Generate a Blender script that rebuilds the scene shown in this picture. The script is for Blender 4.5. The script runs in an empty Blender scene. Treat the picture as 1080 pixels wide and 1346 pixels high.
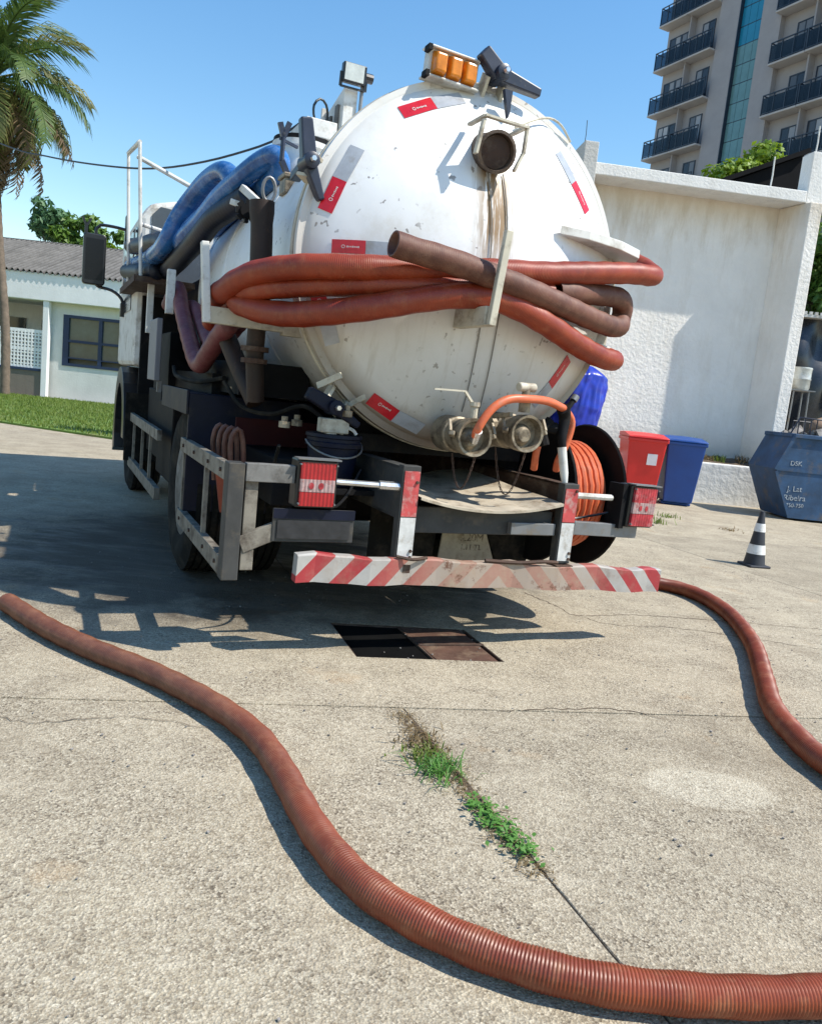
import bpy, math, random
from mathutils import Vector, Matrix, noise as mnoise
R = math.radians
C = bpy.context.scene.collection
SC = bpy.context.scene
rnd = random.Random(7)

# ------------------------------------------------------------------ camera
cam_d = bpy.data.cameras.new("camera")
cam = bpy.data.objects.new("camera", cam_d)
C.objects.link(cam)
SC.camera = cam
pitch, roll, cam_h = R(8.2), R(6.0), 1.2
fwd = Vector((0, math.cos(pitch), -math.sin(pitch)))
up0 = Vector((0, math.sin(pitch), math.cos(pitch)))
rt0 = Vector((1, 0, 0))
rt = rt0 * math.cos(roll) + up0 * math.sin(roll)
up = up0 * math.cos(roll) - rt0 * math.sin(roll)
mw = Matrix((rt, up, -fwd)).transposed().to_4x4()
mw.translation = Vector((0, 0, cam_h))
cam.matrix_world = mw
cam_d.sensor_fit = 'HORIZONTAL'
cam_d.sensor_width = 36
cam_d.lens = 1040 / 1080 * 36
cam_d.clip_start = 0.05
cam_d.clip_end = 2000

# ------------------------------------------------------------------ sun, sky, exposure
sun_dir = Vector((0.597, -0.150, 0.788)).normalized()      # towards the sun
sun_el = math.asin(sun_dir.z)
sun_az = math.atan2(sun_dir.x, sun_dir.y)                  # clockwise from +Y
W = bpy.data.worlds.new("World")
SC.world = W
W.use_nodes = True
wn, wl = W.node_tree.nodes, W.node_tree.links
sky = wn.new("ShaderNodeTexSky")
sky.sky_type = 'NISHITA'
sky.sun_disc = False
sky.sun_elevation = sun_el
sky.sun_rotation = sun_az
sky.altitude = 0
sky.air_density = 1.4
sky.dust_density = 0.25
sky.ozone_density = 2.2
bg = wn["Background"]
bg.inputs[1].default_value = 0.105
hs_ = wn.new("ShaderNodeHueSaturation")
hs_.inputs["Saturation"].default_value = 1.28
hs_.inputs["Value"].default_value = 1.45
wl.new(sky.outputs[0], hs_.inputs["Color"])
wl.new(hs_.outputs[0], bg.inputs[0])
sl = bpy.data.lights.new("sun", 'SUN')
sl.energy = 5.0
sl.angle = R(0.53)
sl.color = (1.0, 0.95, 0.86)
so = bpy.data.objects.new("sun", sl)
C.objects.link(so)
so.rotation_euler = (-sun_dir).to_track_quat('-Z', 'Y').to_euler()
SC.view_settings.view_transform = 'Standard'
SC.view_settings.look = 'None'
SC.view_settings.exposure = 0.38
SC.view_settings.gamma = 1.0
SC.view_settings.use_curve_mapping = False

# ------------------------------------------------------------------ materials
def L(r, g, b):
    f = lambda c: (c / 255 / 12.92) if c / 255 <= 0.04045 else ((c / 255 + 0.055) / 1.055) ** 2.4
    return (f(r), f(g), f(b))

def ramp(nt, src, p0, p1):
    n = nt.nodes.new("ShaderNodeMapRange")
    n.inputs[1].default_value, n.inputs[2].default_value = p0, p1
    nt.links.new(src, n.inputs[0])
    return n.outputs[0]

def mixc(nt, fac, a, b, mode='MIX'):
    n = nt.nodes.new("ShaderNodeMix")
    n.data_type = 'RGBA'
    n.blend_type = mode
    for v, k in ((fac, 0), (a, 6), (b, 7)):
        if isinstance(v, (int, float)):
            n.inputs[k].default_value = v
        elif isinstance(v, tuple):
            n.inputs[k].default_value = (*v[:3], 1)
        else:
            nt.links.new(v, n.inputs[k])
    return n.outputs[2]

def math_n(nt, op, a, b=0.0, c=None):
    n = nt.nodes.new("ShaderNodeMath")
    n.operation = op
    for k, v in enumerate((a, b, c)):
        if v is None:
            continue
        if isinstance(v, (int, float)):
            n.inputs[k].default_value = v
        else:
            nt.links.new(v, n.inputs[k])
    return n.outputs[0]

def noise(nt, co, scale, detail=4, rough=0.6, stretch=None):
    if stretch:
        m = nt.nodes.new("ShaderNodeMapping")
        m.inputs[3].default_value = stretch
        nt.links.new(co, m.inputs[0])
        co = m.outputs[0]
    n = nt.nodes.new("ShaderNodeTexNoise")
    n.inputs["Scale"].default_value = scale
    n.inputs["Detail"].default_value = detail
    n.inputs["Roughness"].default_value = rough
    nt.links.new(co, n.inputs["Vector"])
    return n.outputs[0]

def base_mat(name, rough=0.6, metal=0.0):
    m = bpy.data.materials.new(name)
    m.use_nodes = True
    nt = m.node_tree
    b = nt.nodes["Principled BSDF"]
    b.inputs["Roughness"].default_value = rough
    b.inputs["Metallic"].default_value = metal
    tc = nt.nodes.new("ShaderNodeTexCoord")
    return m, nt, b, tc.outputs["Object"]

def M(name, col, rough=0.6, metal=0.0, var=0.15, vs=6.0, dirt=None, dscale=4.0, dlo=0.5, dhi=0.7,
      bump=0.0, bs=60.0, rvar=0.1, stretch=None, spec=None):
    m, nt, b, co = base_mat(name, rough, metal)
    n1 = noise(nt, co, vs, 5, 0.65)
    lo = tuple(c * (1 - var) for c in col)
    hi = tuple(min(1, c * (1 + var)) for c in col)
    c = mixc(nt, ramp(nt, n1, 0.3, 0.7), lo, hi)
    if dirt:
        n2 = noise(nt, co, dscale, 6, 0.7, stretch)
        c = mixc(nt, ramp(nt, n2, dlo, dhi), c, dirt)
    nt.links.new(c, b.inputs["Base Color"])
    r = nt.nodes.new("ShaderNodeMapRange")
    r.inputs[3].default_value, r.inputs[4].default_value = max(0, rough - rvar), min(1, rough + rvar)
    nt.links.new(n1, r.inputs[0])
    nt.links.new(r.outputs[0], b.inputs["Roughness"])
    if spec is not None:
        b.inputs["Specular IOR Level"].default_value = spec
    if bump:
        n3 = noise(nt, co, bs, 4, 0.6)
        bp = nt.nodes.new("ShaderNodeBump")
        bp.inputs["Strength"].default_value = bump
        bp.inputs["Distance"].default_value = 0.01
        nt.links.new(n3, bp.inputs["Height"])
        nt.links.new(bp.outputs[0], b.inputs["Normal"])
    return m

def concrete_mat():
    m, nt, b, co = base_mat("yard_concrete", 0.9)
    oi = nt.nodes.new("ShaderNodeObjectInfo")
    big = noise(nt, co, 0.55, 5, 0.6)
    mid = noise(nt, co, 3.2, 6, 0.65)
    fine = noise(nt, co, 120, 3, 0.75)
    vo = nt.nodes.new("ShaderNodeTexVoronoi")
    vo.inputs["Scale"].default_value = 150
    nt.links.new(co, vo.inputs["Vector"])
    c = mixc(nt, ramp(nt, big, 0.32, 0.68), L(154, 140, 115), L(184, 171, 147))
    c = mixc(nt, ramp(nt, mid, 0.42, 0.68), c, L(138, 125, 104))
    mot = noise(nt, co, 7.5, 7, 0.75, (0.7, 1.5, 1.0))
    c = mixc(nt, math_n(nt, 'MULTIPLY', ramp(nt, mot, 0.5, 0.66), 0.42), c, L(112, 100, 82))
    c = mixc(nt, math_n(nt, 'MULTIPLY', ramp(nt, mot, 0.46, 0.34), 0.3), c, L(206, 196, 176))
    sep = nt.nodes.new("ShaderNodeSeparateColor")
    nt.links.new(vo.outputs["Color"], sep.inputs[0])
    agg = mixc(nt, sep.outputs[0], L(112, 100, 82), L(204, 193, 171))
    c = mixc(nt, math_n(nt, 'MULTIPLY', ramp(nt, fine, 0.42, 0.60), 0.85), c, agg)
    g1 = noise(nt, co, 210, 2, 0.6)
    c = mixc(nt, math_n(nt, 'MULTIPLY', ramp(nt, g1, 0.57, 0.66), 0.5), c, L(104, 92, 74))
    c = mixc(nt, math_n(nt, 'MULTIPLY', ramp(nt, g1, 0.43, 0.36), 0.55), c, L(214, 203, 178))
    f2 = noise(nt, co, 42, 4, 0.7)
    c = mixc(nt, math_n(nt, 'MULTIPLY', ramp(nt, f2, 0.5, 0.68), 0.4), c, L(130, 115, 92))
    c = mixc(nt, math_n(nt, 'MULTIPLY', ramp(nt, f2, 0.5, 0.34), 0.35), c, L(198, 188, 164))
    dark = math_n(nt, 'MULTIPLY', ramp(nt, sep.outputs[1], 0.82, 0.9), ramp(nt, mid, 0.35, 0.6))
    c = mixc(nt, math_n(nt, 'MULTIPLY', dark, 0.75), c, L(82, 70, 56))
    # old grime and orange rust drips of irregular shape
    st = noise(nt, co, 1.1, 7, 0.7)
    c = mixc(nt, math_n(nt, 'MULTIPLY', ramp(nt, st, 0.53, 0.68), 0.5), c, L(122, 108, 88))
    st2 = noise(nt, co, 2.1, 5, 0.6)
    c = mixc(nt, math_n(nt, 'MULTIPLY', ramp(nt, st2, 0.62, 0.75), 0.4), c, L(170, 130, 80))
    # pale round patch on the big slab
    sx = nt.nodes.new("ShaderNodeSeparateXYZ")
    nt.links.new(co, sx.inputs[0])
    dx = math_n(nt, 'SUBTRACT', sx.outputs[0], 1.10)
    dy = math_n(nt, 'SUBTRACT', sx.outputs[1], 2.54)
    rr = math_n(nt, 'SQRT', math_n(nt, 'ADD', math_n(nt, 'MULTIPLY', dx, dx), math_n(nt, 'MULTIPLY', math_n(nt, 'MULTIPLY', dy, dy), 2.6)))
    rr = math_n(nt, 'ADD', rr, math_n(nt, 'MULTIPLY', math_n(nt, 'SUBTRACT', mid, 0.5), 0.1))
    patch = math_n(nt, 'SUBTRACT', 1.0, ramp(nt, rr, 0.195, 0.235))
    c = mixc(nt, math_n(nt, 'MULTIPLY', math_n(nt, 'MULTIPLY', patch, ramp(nt, fine, 0.35, 0.62)), 0.5), c, L(222, 213, 190))
    # damp, oily ground, its colour darkened further to deepen the truck's shade
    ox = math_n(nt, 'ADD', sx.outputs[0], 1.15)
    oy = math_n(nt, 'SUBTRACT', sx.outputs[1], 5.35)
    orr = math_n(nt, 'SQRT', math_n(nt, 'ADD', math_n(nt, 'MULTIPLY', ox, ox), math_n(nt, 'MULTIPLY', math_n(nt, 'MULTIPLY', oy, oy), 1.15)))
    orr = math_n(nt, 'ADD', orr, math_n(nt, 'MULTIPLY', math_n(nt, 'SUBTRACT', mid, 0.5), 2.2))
    oil_shade = math_n(nt, 'SUBTRACT', 1.0, ramp(nt, orr, 1.35, 2.15))
    c = mixc(nt, math_n(nt, 'MULTIPLY', oil_shade, 0.85), c, L(52, 44, 36))
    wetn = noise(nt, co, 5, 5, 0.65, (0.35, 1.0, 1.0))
    wet = math_n(nt, 'MULTIPLY', oil_shade, ramp(nt, wetn, 0.42, 0.6))
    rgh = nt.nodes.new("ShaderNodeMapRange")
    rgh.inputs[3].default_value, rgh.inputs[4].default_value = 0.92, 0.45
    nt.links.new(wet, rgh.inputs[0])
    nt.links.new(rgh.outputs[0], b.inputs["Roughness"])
    tint = nt.nodes.new("ShaderNodeMapRange")
    tint.inputs[3].default_value, tint.inputs[4].default_value = 0.88, 1.06
    nt.links.new(oi.outputs["Random"], tint.inputs[0])
    vm = nt.nodes.new("ShaderNodeVectorMath")
    vm.operation = 'SCALE'
    nt.links.new(c, vm.inputs[0])
    nt.links.new(tint.outputs[0], vm.inputs[3])
    nt.links.new(vm.outputs[0], b.inputs["Base Color"])
    h = math_n(nt, 'ADD', math_n(nt, 'MULTIPLY', fine, 0.8), math_n(nt, 'MULTIPLY', mid, 1.2))
    h = math_n(nt, 'ADD', h, math_n(nt, 'MULTIPLY', vo.outputs["Distance"], 0.5))
    bp = nt.nodes.new("ShaderNodeBump")
    bp.inputs["Strength"].default_value = 0.8
    bp.inputs["Distance"].default_value = 0.006
    nt.links.new(h, bp.inputs["Height"])
    nt.links.new(bp.outputs[0], b.inputs["Normal"])
    return m

def tank_mat():
    m, nt, b, co = base_mat("tank_white_paint", 0.38)
    sx = nt.nodes.new("ShaderNodeSeparateXYZ")
    nt.links.new(co, sx.inputs[0])
    X, Z = sx.outputs[0], sx.outputs[2]
    n1 = noise(nt, co, 2.2, 5, 0.6)
    c = mixc(nt, ramp(nt, n1, 0.35, 0.7), (0.80, 0.80, 0.79), (0.72, 0.72, 0.70))
    # cream grime towards the barrel joint and in blotches
    n2 = noise(nt, co, 3.5, 7, 0.72)
    c = mixc(nt, math_n(nt, 'MULTIPLY', ramp(nt, n2, 0.5, 0.7), 0.42), c, (0.52, 0.46, 0.34))
    # scratches / specks
    n4 = noise(nt, co, 26, 2, 0.5)
    n5 = noise(nt, co, 3.0, 2, 0.5)
    sp = math_n(nt, 'MULTIPLY', ramp(nt, n4, 0.665, 0.70), ramp(nt, n5, 0.42, 0.55))
    c = mixc(nt, math_n(nt, 'MULTIPLY', sp, 0.7), c, (0.10, 0.07, 0.05))
    # long brown streaks running down from the upper outlet
    st = noise(nt, co, 40, 5, 0.72, (1.0, 0.2, 0.04))
    dx = math_n(nt, 'ABSOLUTE', math_n(nt, 'ADD', X, 0.045))
    wx = math_n(nt, 'SUBTRACT', 1.0, ramp(nt, dx, 0.05, 0.13))
    wz = math_n(nt, 'MULTIPLY', ramp(nt, Z, 1.72, 2.0), math_n(nt, 'SUBTRACT', 1.0, ramp(nt, Z, 2.30, 2.42)))
    s = math_n(nt, 'MULTIPLY', math_n(nt, 'MULTIPLY', wx, wz), ramp(nt, st, 0.44, 0.51))
    c = mixc(nt, math_n(nt, 'MULTIPLY', s, 1.0), c, (0.27, 0.17, 0.08))
    # fainter streaks below, round the valves
    st2 = noise(nt, co, 22, 5, 0.7, (1.0, 0.3, 0.07))
    wz2 = math_n(nt, 'SUBTRACT', 1.0, ramp(nt, Z, 1.05, 1.75))
    c = mixc(nt, math_n(nt, 'MULTIPLY', math_n(nt, 'MULTIPLY', ramp(nt, st2, 0.52, 0.66), wz2), 0.55), c, (0.33, 0.27, 0.18))
    # shade painted over the lower half, mixed with dusty blotches
    dust_shade = math_n(nt, 'MULTIPLY', math_n(nt, 'SUBTRACT', 1.0, ramp(nt, math_n(nt, 'ADD', Z, math_n(nt, 'MULTIPLY', n2, 0.7)), 1.55, 2.15)), 0.5)
    c = mixc(nt, dust_shade, c, (0.45, 0.42, 0.35))
    # brown grime in the joint behind the door rim
    Y = sx.outputs[1]
    jb = math_n(nt, 'MULTIPLY', ramp(nt, Y, 0.36, 0.44), math_n(nt, 'SUBTRACT', 1.0, ramp(nt, math_n(nt, 'ADD', Y, math_n(nt, 'MULTIPLY', n2, 0.35)), 0.62, 0.95)))
    jz = math_n(nt, 'SUBTRACT', 1.0, ramp(nt, Z, 1.1, 2.3))
    jb = math_n(nt, 'MULTIPLY', jb, math_n(nt, 'ADD', 0.35, math_n(nt, 'MULTIPLY', jz, 0.65)))
    c = mixc(nt, math_n(nt, 'MULTIPLY', jb, 0.85), c, mixc(nt, jz, (0.40, 0.34, 0.24), (0.17, 0.12, 0.07)))
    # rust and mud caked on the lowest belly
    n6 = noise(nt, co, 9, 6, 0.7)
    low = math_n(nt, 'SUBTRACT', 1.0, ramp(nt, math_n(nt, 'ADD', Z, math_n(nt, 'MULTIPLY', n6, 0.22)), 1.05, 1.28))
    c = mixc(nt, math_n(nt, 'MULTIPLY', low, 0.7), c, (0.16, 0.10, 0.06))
    nt.links.new(c, b.inputs["Base Color"])
    bp = nt.nodes.new("ShaderNodeBump")
    bp.inputs["Strength"].default_value = 0.22
    bp.inputs["Distance"].default_value = 0.03
    nt.links.new(noise(nt, co, 3.0, 3, 0.5), bp.inputs["Height"])
    nt.links.new(bp.outputs[0], b.inputs["Normal"])
    return m

def bumper_mat():
    m, nt, b, co = base_mat("striped_bumper_paint", 0.55)
    sx = nt.nodes.new("ShaderNodeSeparateXYZ")
    nt.links.new(co, sx.inputs[0])
    X, Z = sx.outputs[0], sx.outputs[2]
    ax = math_n(nt, 'ABSOLUTE', math_n(nt, 'SUBTRACT', X, 0.10))
    ph = math_n(nt, 'FRACT', math_n(nt, 'MULTIPLY', math_n(nt, 'ADD', ax, math_n(nt, 'MULTIPLY', Z, 0.95)), 5.4))
    stripe = math_n(nt, 'GREATER_THAN', ph, 0.5)
    n0 = noise(nt, co, 14, 6, 0.7)
    red = mixc(nt, n0, (0.30, 0.012, 0.022), (0.36, 0.05, 0.05))
    c = mixc(nt, stripe, red, mixc(nt, n0, (0.46, 0.45, 0.43), (0.28, 0.265, 0.24)))
    n1 = noise(nt, co, 5, 7, 0.72)
    mid = math_n(nt, 'SUBTRACT', 1.0, ramp(nt, math_n(nt, 'ABSOLUTE', math_n(nt, 'SUBTRACT', X, 0.12)), 0.30, 0.72))
    worn = math_n(nt, 'ADD', math_n(nt, 'MULTIPLY', mid, 0.72), math_n(nt, 'MULTIPLY', ramp(nt, n1, 0.5, 0.72), 0.5))
    worn.node.use_clamp = True
    c = mixc(nt, worn, c, mixc(nt, n0, (0.26, 0.17, 0.12), (0.38, 0.30, 0.22)))
    n2 = noise(nt, co, 11, 6, 0.75)
    rust = math_n(nt, 'MULTIPLY', ramp(nt, n2, 0.55, 0.63), math_n(nt, 'ADD', math_n(nt, 'MULTIPLY', mid, 0.75), 0.2))
    c = mixc(nt, rust, c, (0.13, 0.055, 0.03))
    nt.links.new(c, b.inputs["Base Color"])
    return m

def lens_mat(name, bands=True):
    m, nt, b, co = base_mat(name, 0.18)
    sx = nt.nodes.new("ShaderNodeSeparateXYZ")
    nt.links.new(co, sx.inputs[0])
    n1 = noise(nt, co, 30, 4, 0.6)
    red = mixc(nt, n1, (0.24, 0.004, 0.008), (0.42, 0.014, 0.02))
    nt.links.new(red, b.inputs["Base Color"])
    b.inputs["Coat Weight"].default_value = 0.4
    return m

def foliage_mat(name, a, bcol, c3=None):
    m, nt, b, co = base_mat(name, 0.55)
    g = nt.nodes.new("ShaderNodeNewGeometry")
    n1 = noise(nt, co, 1.3, 4, 0.6)
    c = mixc(nt, ramp(nt, n1, 0.3, 0.7), a, bcol)
    c = mixc(nt, math_n(nt, 'MULTIPLY', g.outputs["Random Per Island"], 0.6), c, c3 or tuple(x * 1.5 for x in bcol))
    nt.links.new(c, b.inputs["Base Color"])
    tr = nt.nodes.new("ShaderNodeBsdfTranslucent")
    nt.links.new(mixc(nt, 0.5, c, bcol), tr.inputs[0])
    ms = nt.nodes.new("ShaderNodeMixShader")
    ms.inputs[0].default_value = 0.35
    nt.links.new(b.outputs[0], ms.inputs[1])
    nt.links.new(tr.outputs[0], ms.inputs[2])
    nt.links.new(ms.outputs[0], nt.nodes["Material Output"].inputs[0])
    return m

def wall_mat(name, col, stain, rough_bump=0.5, bs=28, top=None):
    """painted roughcast: rain stains hang below 'top'"""
    m, nt, b, co = base_mat(name, 0.85)
    sx = nt.nodes.new("ShaderNodeSeparateXYZ")
    nt.links.new(co, sx.inputs[0])
    n1 = noise(nt, co, 1.4, 6, 0.65)
    c = mixc(nt, ramp(nt, n1, 0.35, 0.7), col, tuple(x * 0.88 for x in col))
    n2 = noise(nt, co, 2.6, 7, 0.74, (1.5, 1.5, 0.32))
    f = math_n(nt, 'MULTIPLY', ramp(nt, n2, 0.5, 0.72), 0.22)
    if top is not None:
        w = ramp(nt, math_n(nt, 'ADD', sx.outputs[2], math_n(nt, 'MULTIPLY', math_n(nt, 'SUBTRACT', n2, 0.5), 1.6)), top - 0.75, top - 0.1)
        f = math_n(nt, 'ADD', f, math_n(nt, 'MULTIPLY', w, 0.5))
        w2 = math_n(nt, 'SUBTRACT', 1.0, ramp(nt, math_n(nt, 'ADD', sx.outputs[2], math_n(nt, 'MULTIPLY', n2, 0.5)), 0.9, 1.5))
        f = math_n(nt, 'ADD', f, math_n(nt, 'MULTIPLY', w2, 0.4))
        f.node.use_clamp = True
    c = mixc(nt, f, c, stain)
    nt.links.new(c, b.inputs["Base Color"])
    bp = nt.nodes.new("ShaderNodeBump")
    bp.inputs["Strength"].default_value = rough_bump
    bp.inputs["Distance"].default_value = 0.02
    nt.links.new(noise(nt, co, bs, 5, 0.6), bp.inputs["Height"])
    nt.links.new(bp.outputs[0], b.inputs["Normal"])
    return m

def hose_mat(name, a, bcol, dust, rough=0.5, dlo=0.45, dusty=None):
    m, nt, b, co = base_mat(name, rough)
    n1 = noise(nt, co, 5, 5, 0.6)
    n2 = noise(nt, co, 17, 6, 0.72)
    c = mixc(nt, ramp(nt, n1, 0.35, 0.65), a, bcol)
    c = mixc(nt, math_n(nt, 'MULTIPLY', ramp(nt, n2, dlo, dlo + 0.25), 0.55), c, dust)
    n3 = noise(nt, co, 3.1, 6, 0.7)
    c = mixc(nt, math_n(nt, 'MULTIPLY', ramp(nt, n3, 0.56, 0.72), 0.5), c, tuple(x * 0.35 for x in a))
    if dusty:
        # this end of the hose has been dragged through mud
        sx = nt.nodes.new("ShaderNodeSeparateXYZ")
        nt.links.new(co, sx.inputs[0])
        f = ramp(nt, math_n(nt, 'ADD', sx.outputs[0], math_n(nt, 'MULTIPLY', n3, 0.5)), dusty[0] + 0.25, dusty[1] + 0.25)
        c = mixc(nt, math_n(nt, 'MULTIPLY', f, 0.75), c, mixc(nt, ramp(nt, n2, 0.35, 0.65), L(74, 50, 38), L(112, 78, 58)))
    nt.links.new(c, b.inputs["Base Color"])
    bp = nt.nodes.new("ShaderNodeBump")
    bp.inputs["Strength"].default_value = 0.25
    bp.inputs["Distance"].default_value = 0.004
    nt.links.new(n2, bp.inputs["Height"])
    nt.links.new(bp.outputs[0], b.inputs["Normal"])
    return m

MT = {}
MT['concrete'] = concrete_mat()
MT['subsoil'] = M("subsoil", (0.13, 0.10, 0.07), 0.95, var=0.3, vs=2, bump=0.6, bs=40)
MT['far_ground'] = M("far_ground", (0.33, 0.29, 0.22), 0.95, var=0.15, vs=0.4)
MT['tank'] = tank_mat()
MT['white'] = M("white_painted_steel", (0.62, 0.61, 0.57), 0.5, var=0.1, dirt=(0.25, 0.21, 0.15), dlo=0.5, dhi=0.75, dscale=7)
MT['cream'] = M("cream_dirty_steel", (0.50, 0.46, 0.36), 0.6, var=0.15, dirt=(0.16, 0.11, 0.07), dlo=0.5, dhi=0.72, dscale=9)
MT['grey'] = M("grey_dusty_steel", (0.16, 0.155, 0.145), 0.6, var=0.3, dirt=(0.05, 0.042, 0.034), dlo=0.46, dhi=0.66, dscale=8, spec=0.3)
MT['guard'] = M("dusty_guard_rail", (0.21, 0.19, 0.155), 0.65, var=0.3, dirt=(0.07, 0.055, 0.042), dlo=0.46, dhi=0.66, dscale=9, spec=0.3)
MT['darkgrey'] = M("dark_grey_frame_steel", (0.05, 0.05, 0.048), 0.6, var=0.3, dirt=(0.10, 0.085, 0.065), dlo=0.52, dhi=0.72, dscale=9, spec=0.25)
MT['galv'] = M("galvanised_steel", (0.19, 0.195, 0.20), 0.5, 0.4, var=0.2, dirt=(0.2, 0.16, 0.11), dlo=0.52, dhi=0.7, dscale=9)
MT['chrome'] = M("bare_steel", (0.6, 0.6, 0.6), 0.28, 0.9, var=0.15, vs=20)
MT['black'] = M("black_steel", (0.008, 0.008, 0.009), 0.7, var=0.4, dirt=(0.022, 0.018, 0.014), dlo=0.52, dhi=0.75, dscale=8, spec=0.15)
MT['plastic'] = M("black_plastic", (0.012, 0.012, 0.013), 0.32, var=0.2)
MT['mirrorblk'] = M("black_mirror_back", (0.006, 0.006, 0.007), 0.3, var=0.2, spec=0.3)
MT['plategrey'] = M("flat_grey_plate", (0.19, 0.185, 0.195), 0.55, var=0.1)
MT['pipe_rust'] = M("rust_brown_outlet", (0.07, 0.045, 0.03), 0.7, var=0.4, dirt=(0.16, 0.11, 0.07), dlo=0.5, dhi=0.7, dscale=14, bump=0.3)
MT['rubber'] = M("tyre_rubber", (0.012, 0.012, 0.011), 0.9, var=0.3, dirt=(0.055, 0.046, 0.035), dlo=0.48, dhi=0.75, dscale=7, spec=0.15)
MT['navy'] = M("navy_painted_steel", (0.004, 0.006, 0.018), 0.55, var=0.3, dirt=(0.03, 0.027, 0.025), dlo=0.54, dhi=0.75, dscale=9, spec=0.25)
MT['leverblue'] = M("blue_black_clamp_paint", (0.014, 0.019, 0.038), 0.38, var=0.35, dirt=(0.08, 0.075, 0.07), dlo=0.58, dhi=0.75, dscale=15)
MT['rusty'] = M("rusty_steel", (0.055, 0.028, 0.017), 0.8, var=0.35, dirt=(0.12, 0.09, 0.065), dlo=0.5, dhi=0.7, dscale=10, bump=0.4, bs=90)
MT['brass'] = M("dusty_valve_metal", (0.28, 0.23, 0.16), 0.5, 0.3, var=0.35, dirt=(0.06, 0.042, 0.026), dlo=0.43, dhi=0.65, dscale=14, bump=0.2)
MT['deck'] = M("dusty_deck_plate", (0.43, 0.37, 0.28), 0.8, var=0.2, dirt=(0.20, 0.15, 0.10), dlo=0.5, dhi=0.68, dscale=7, bump=0.2, bs=70)
MT['dark_pit'] = M("black_oily_plate", (0.004, 0.004, 0.004), 0.85, var=0.3, spec=0.08)
MT['cover'] = M("rusty_cover_plate", (0.085, 0.042, 0.027), 0.65, var=0.3, dirt=(0.17, 0.11, 0.07), dlo=0.5, dhi=0.7, dscale=8, bump=0.3)
MT['amber'] = M("amber_lens", (0.62, 0.20, 0.012), 0.2, var=0.25, vs=18)
MT['red_lens'] = lens_mat("red_tail_lens")
MT['white_lens'] = M("clear_tail_lens", (0.36, 0.25, 0.24), 0.25, var=0.3, vs=34, dirt=(0.30, 0.05, 0.05), dlo=0.5, dhi=0.7, dscale=30)
MT['faded_lens'] = M("sun_faded_red_lens", (0.34, 0.025, 0.035), 0.35, var=0.5, vs=26, dirt=(0.42, 0.2, 0.2), dlo=0.52, dhi=0.72, dscale=12)
MT['ref_red'] = M("red_reflective_tape", (0.52, 0.012, 0.022), 0.3, var=0.15, vs=30)
MT['ref_grey'] = M("silver_reflective_tape", (0.36, 0.38, 0.41), 0.32, var=0.12, vs=25, dirt=(0.25, 0.23, 0.2), dlo=0.55, dhi=0.75, dscale=10)
MT['ref_red_old'] = M("worn_red_tape", (0.45, 0.06, 0.06), 0.45, var=0.3, vs=15, dirt=(0.42, 0.32, 0.28), dlo=0.5, dhi=0.7, dscale=14)
MT['ref_white_old'] = M("worn_white_tape", (0.55, 0.55, 0.53), 0.45, var=0.2, vs=15, dirt=(0.27, 0.23, 0.18), dlo=0.5, dhi=0.7, dscale=14)
MT['glass_dark'] = M("dark_glass", (0.03, 0.034, 0.04), 0.12, var=0.15, spec=0.6)
MT['cabglass'] = M("cab_rear_window", (0.07, 0.08, 0.09), 0.25, var=0.15)
MT['hose'] = hose_mat("red_suction_hose", L(120, 39, 16), L(146, 57, 26), L(158, 96, 64), 0.45, 0.52)
MT['hose_ground'] = hose_mat("red_brown_ground_hose", L(110, 45, 21), L(136, 63, 34), L(158, 110, 78), 0.42, 0.5, (0.15, -0.75))
MT['hose_dusty'] = hose_mat("dusty_brown_hose", L(84, 48, 36), L(106, 64, 48), L(132, 98, 78), 0.6, 0.46)
MT['hose_pink'] = hose_mat("faded_mauve_hose", L(96, 46, 50), L(116, 62, 64), L(130, 92, 88), 0.5)
MT['hose_blue'] = hose_mat("blue_duct_hose", L(20, 68, 122), L(52, 112, 176), L(130, 160, 195), 0.22, 0.5)
MT['hose_navy'] = hose_mat("dark_blue_duct_hose", L(8, 13, 26), L(16, 26, 46), L(36, 46, 64), 0.5, 0.55)
MT['pipe'] = hose_mat("blackened_brown_pipe", L(26, 16, 12), L(44, 28, 20), L(96, 66, 46), 0.65, 0.56)
MT['orange'] = M("orange_rubber_hose", (0.60, 0.13, 0.05), 0.45, var=0.15, vs=20, dirt=(0.4, 0.2, 0.12), dlo=0.55, dhi=0.75, dscale=18)
MT['tarp_blue'] = M("blue_plastic_bag", (0.008, 0.026, 0.36), 0.32, var=0.35, vs=8)
MT['bin_red'] = M("red_bin_plastic", (0.60, 0.018, 0.016), 0.38, var=0.08, vs=4)
MT['bin_blue'] = M("blue_bin_plastic", (0.006, 0.055, 0.25), 0.4, var=0.12, vs=4)
MT['label'] = M("white_label", (0.72, 0.66, 0.68), 0.5, var=0.05)
MT['cone_blk'] = M("cone_black_rubber", (0.025, 0.027, 0.035), 0.6, var=0.25)
MT['cone_wht'] = M("cone_white_band", (0.72, 0.72, 0.70), 0.5, var=0.1, dirt=(0.4, 0.36, 0.3), dlo=0.55, dhi=0.75, dscale=14)
MT['skip'] = M("blue_skip_paint", (0.020, 0.062, 0.135), 0.65, var=0.4, vs=4, dirt=(0.10, 0.09, 0.085), dlo=0.54, dhi=0.7, dscale=3.2, bump=0.15, bs=25)
MT['skip_text'] = M("worn_white_stencil_paint", (0.40, 0.44, 0.47), 0.8, var=0.3, vs=30, dirt=(0.03, 0.055, 0.095), dlo=0.5, dhi=0.64, dscale=26)
MT['sack'] = M("brown_sack", (0.26, 0.17, 0.11), 0.85, var=0.25, bump=0.4, bs=20)
MT['rubble'] = M("grey_rubble", (0.22, 0.2, 0.18), 0.9, var=0.6, vs=9)
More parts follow.
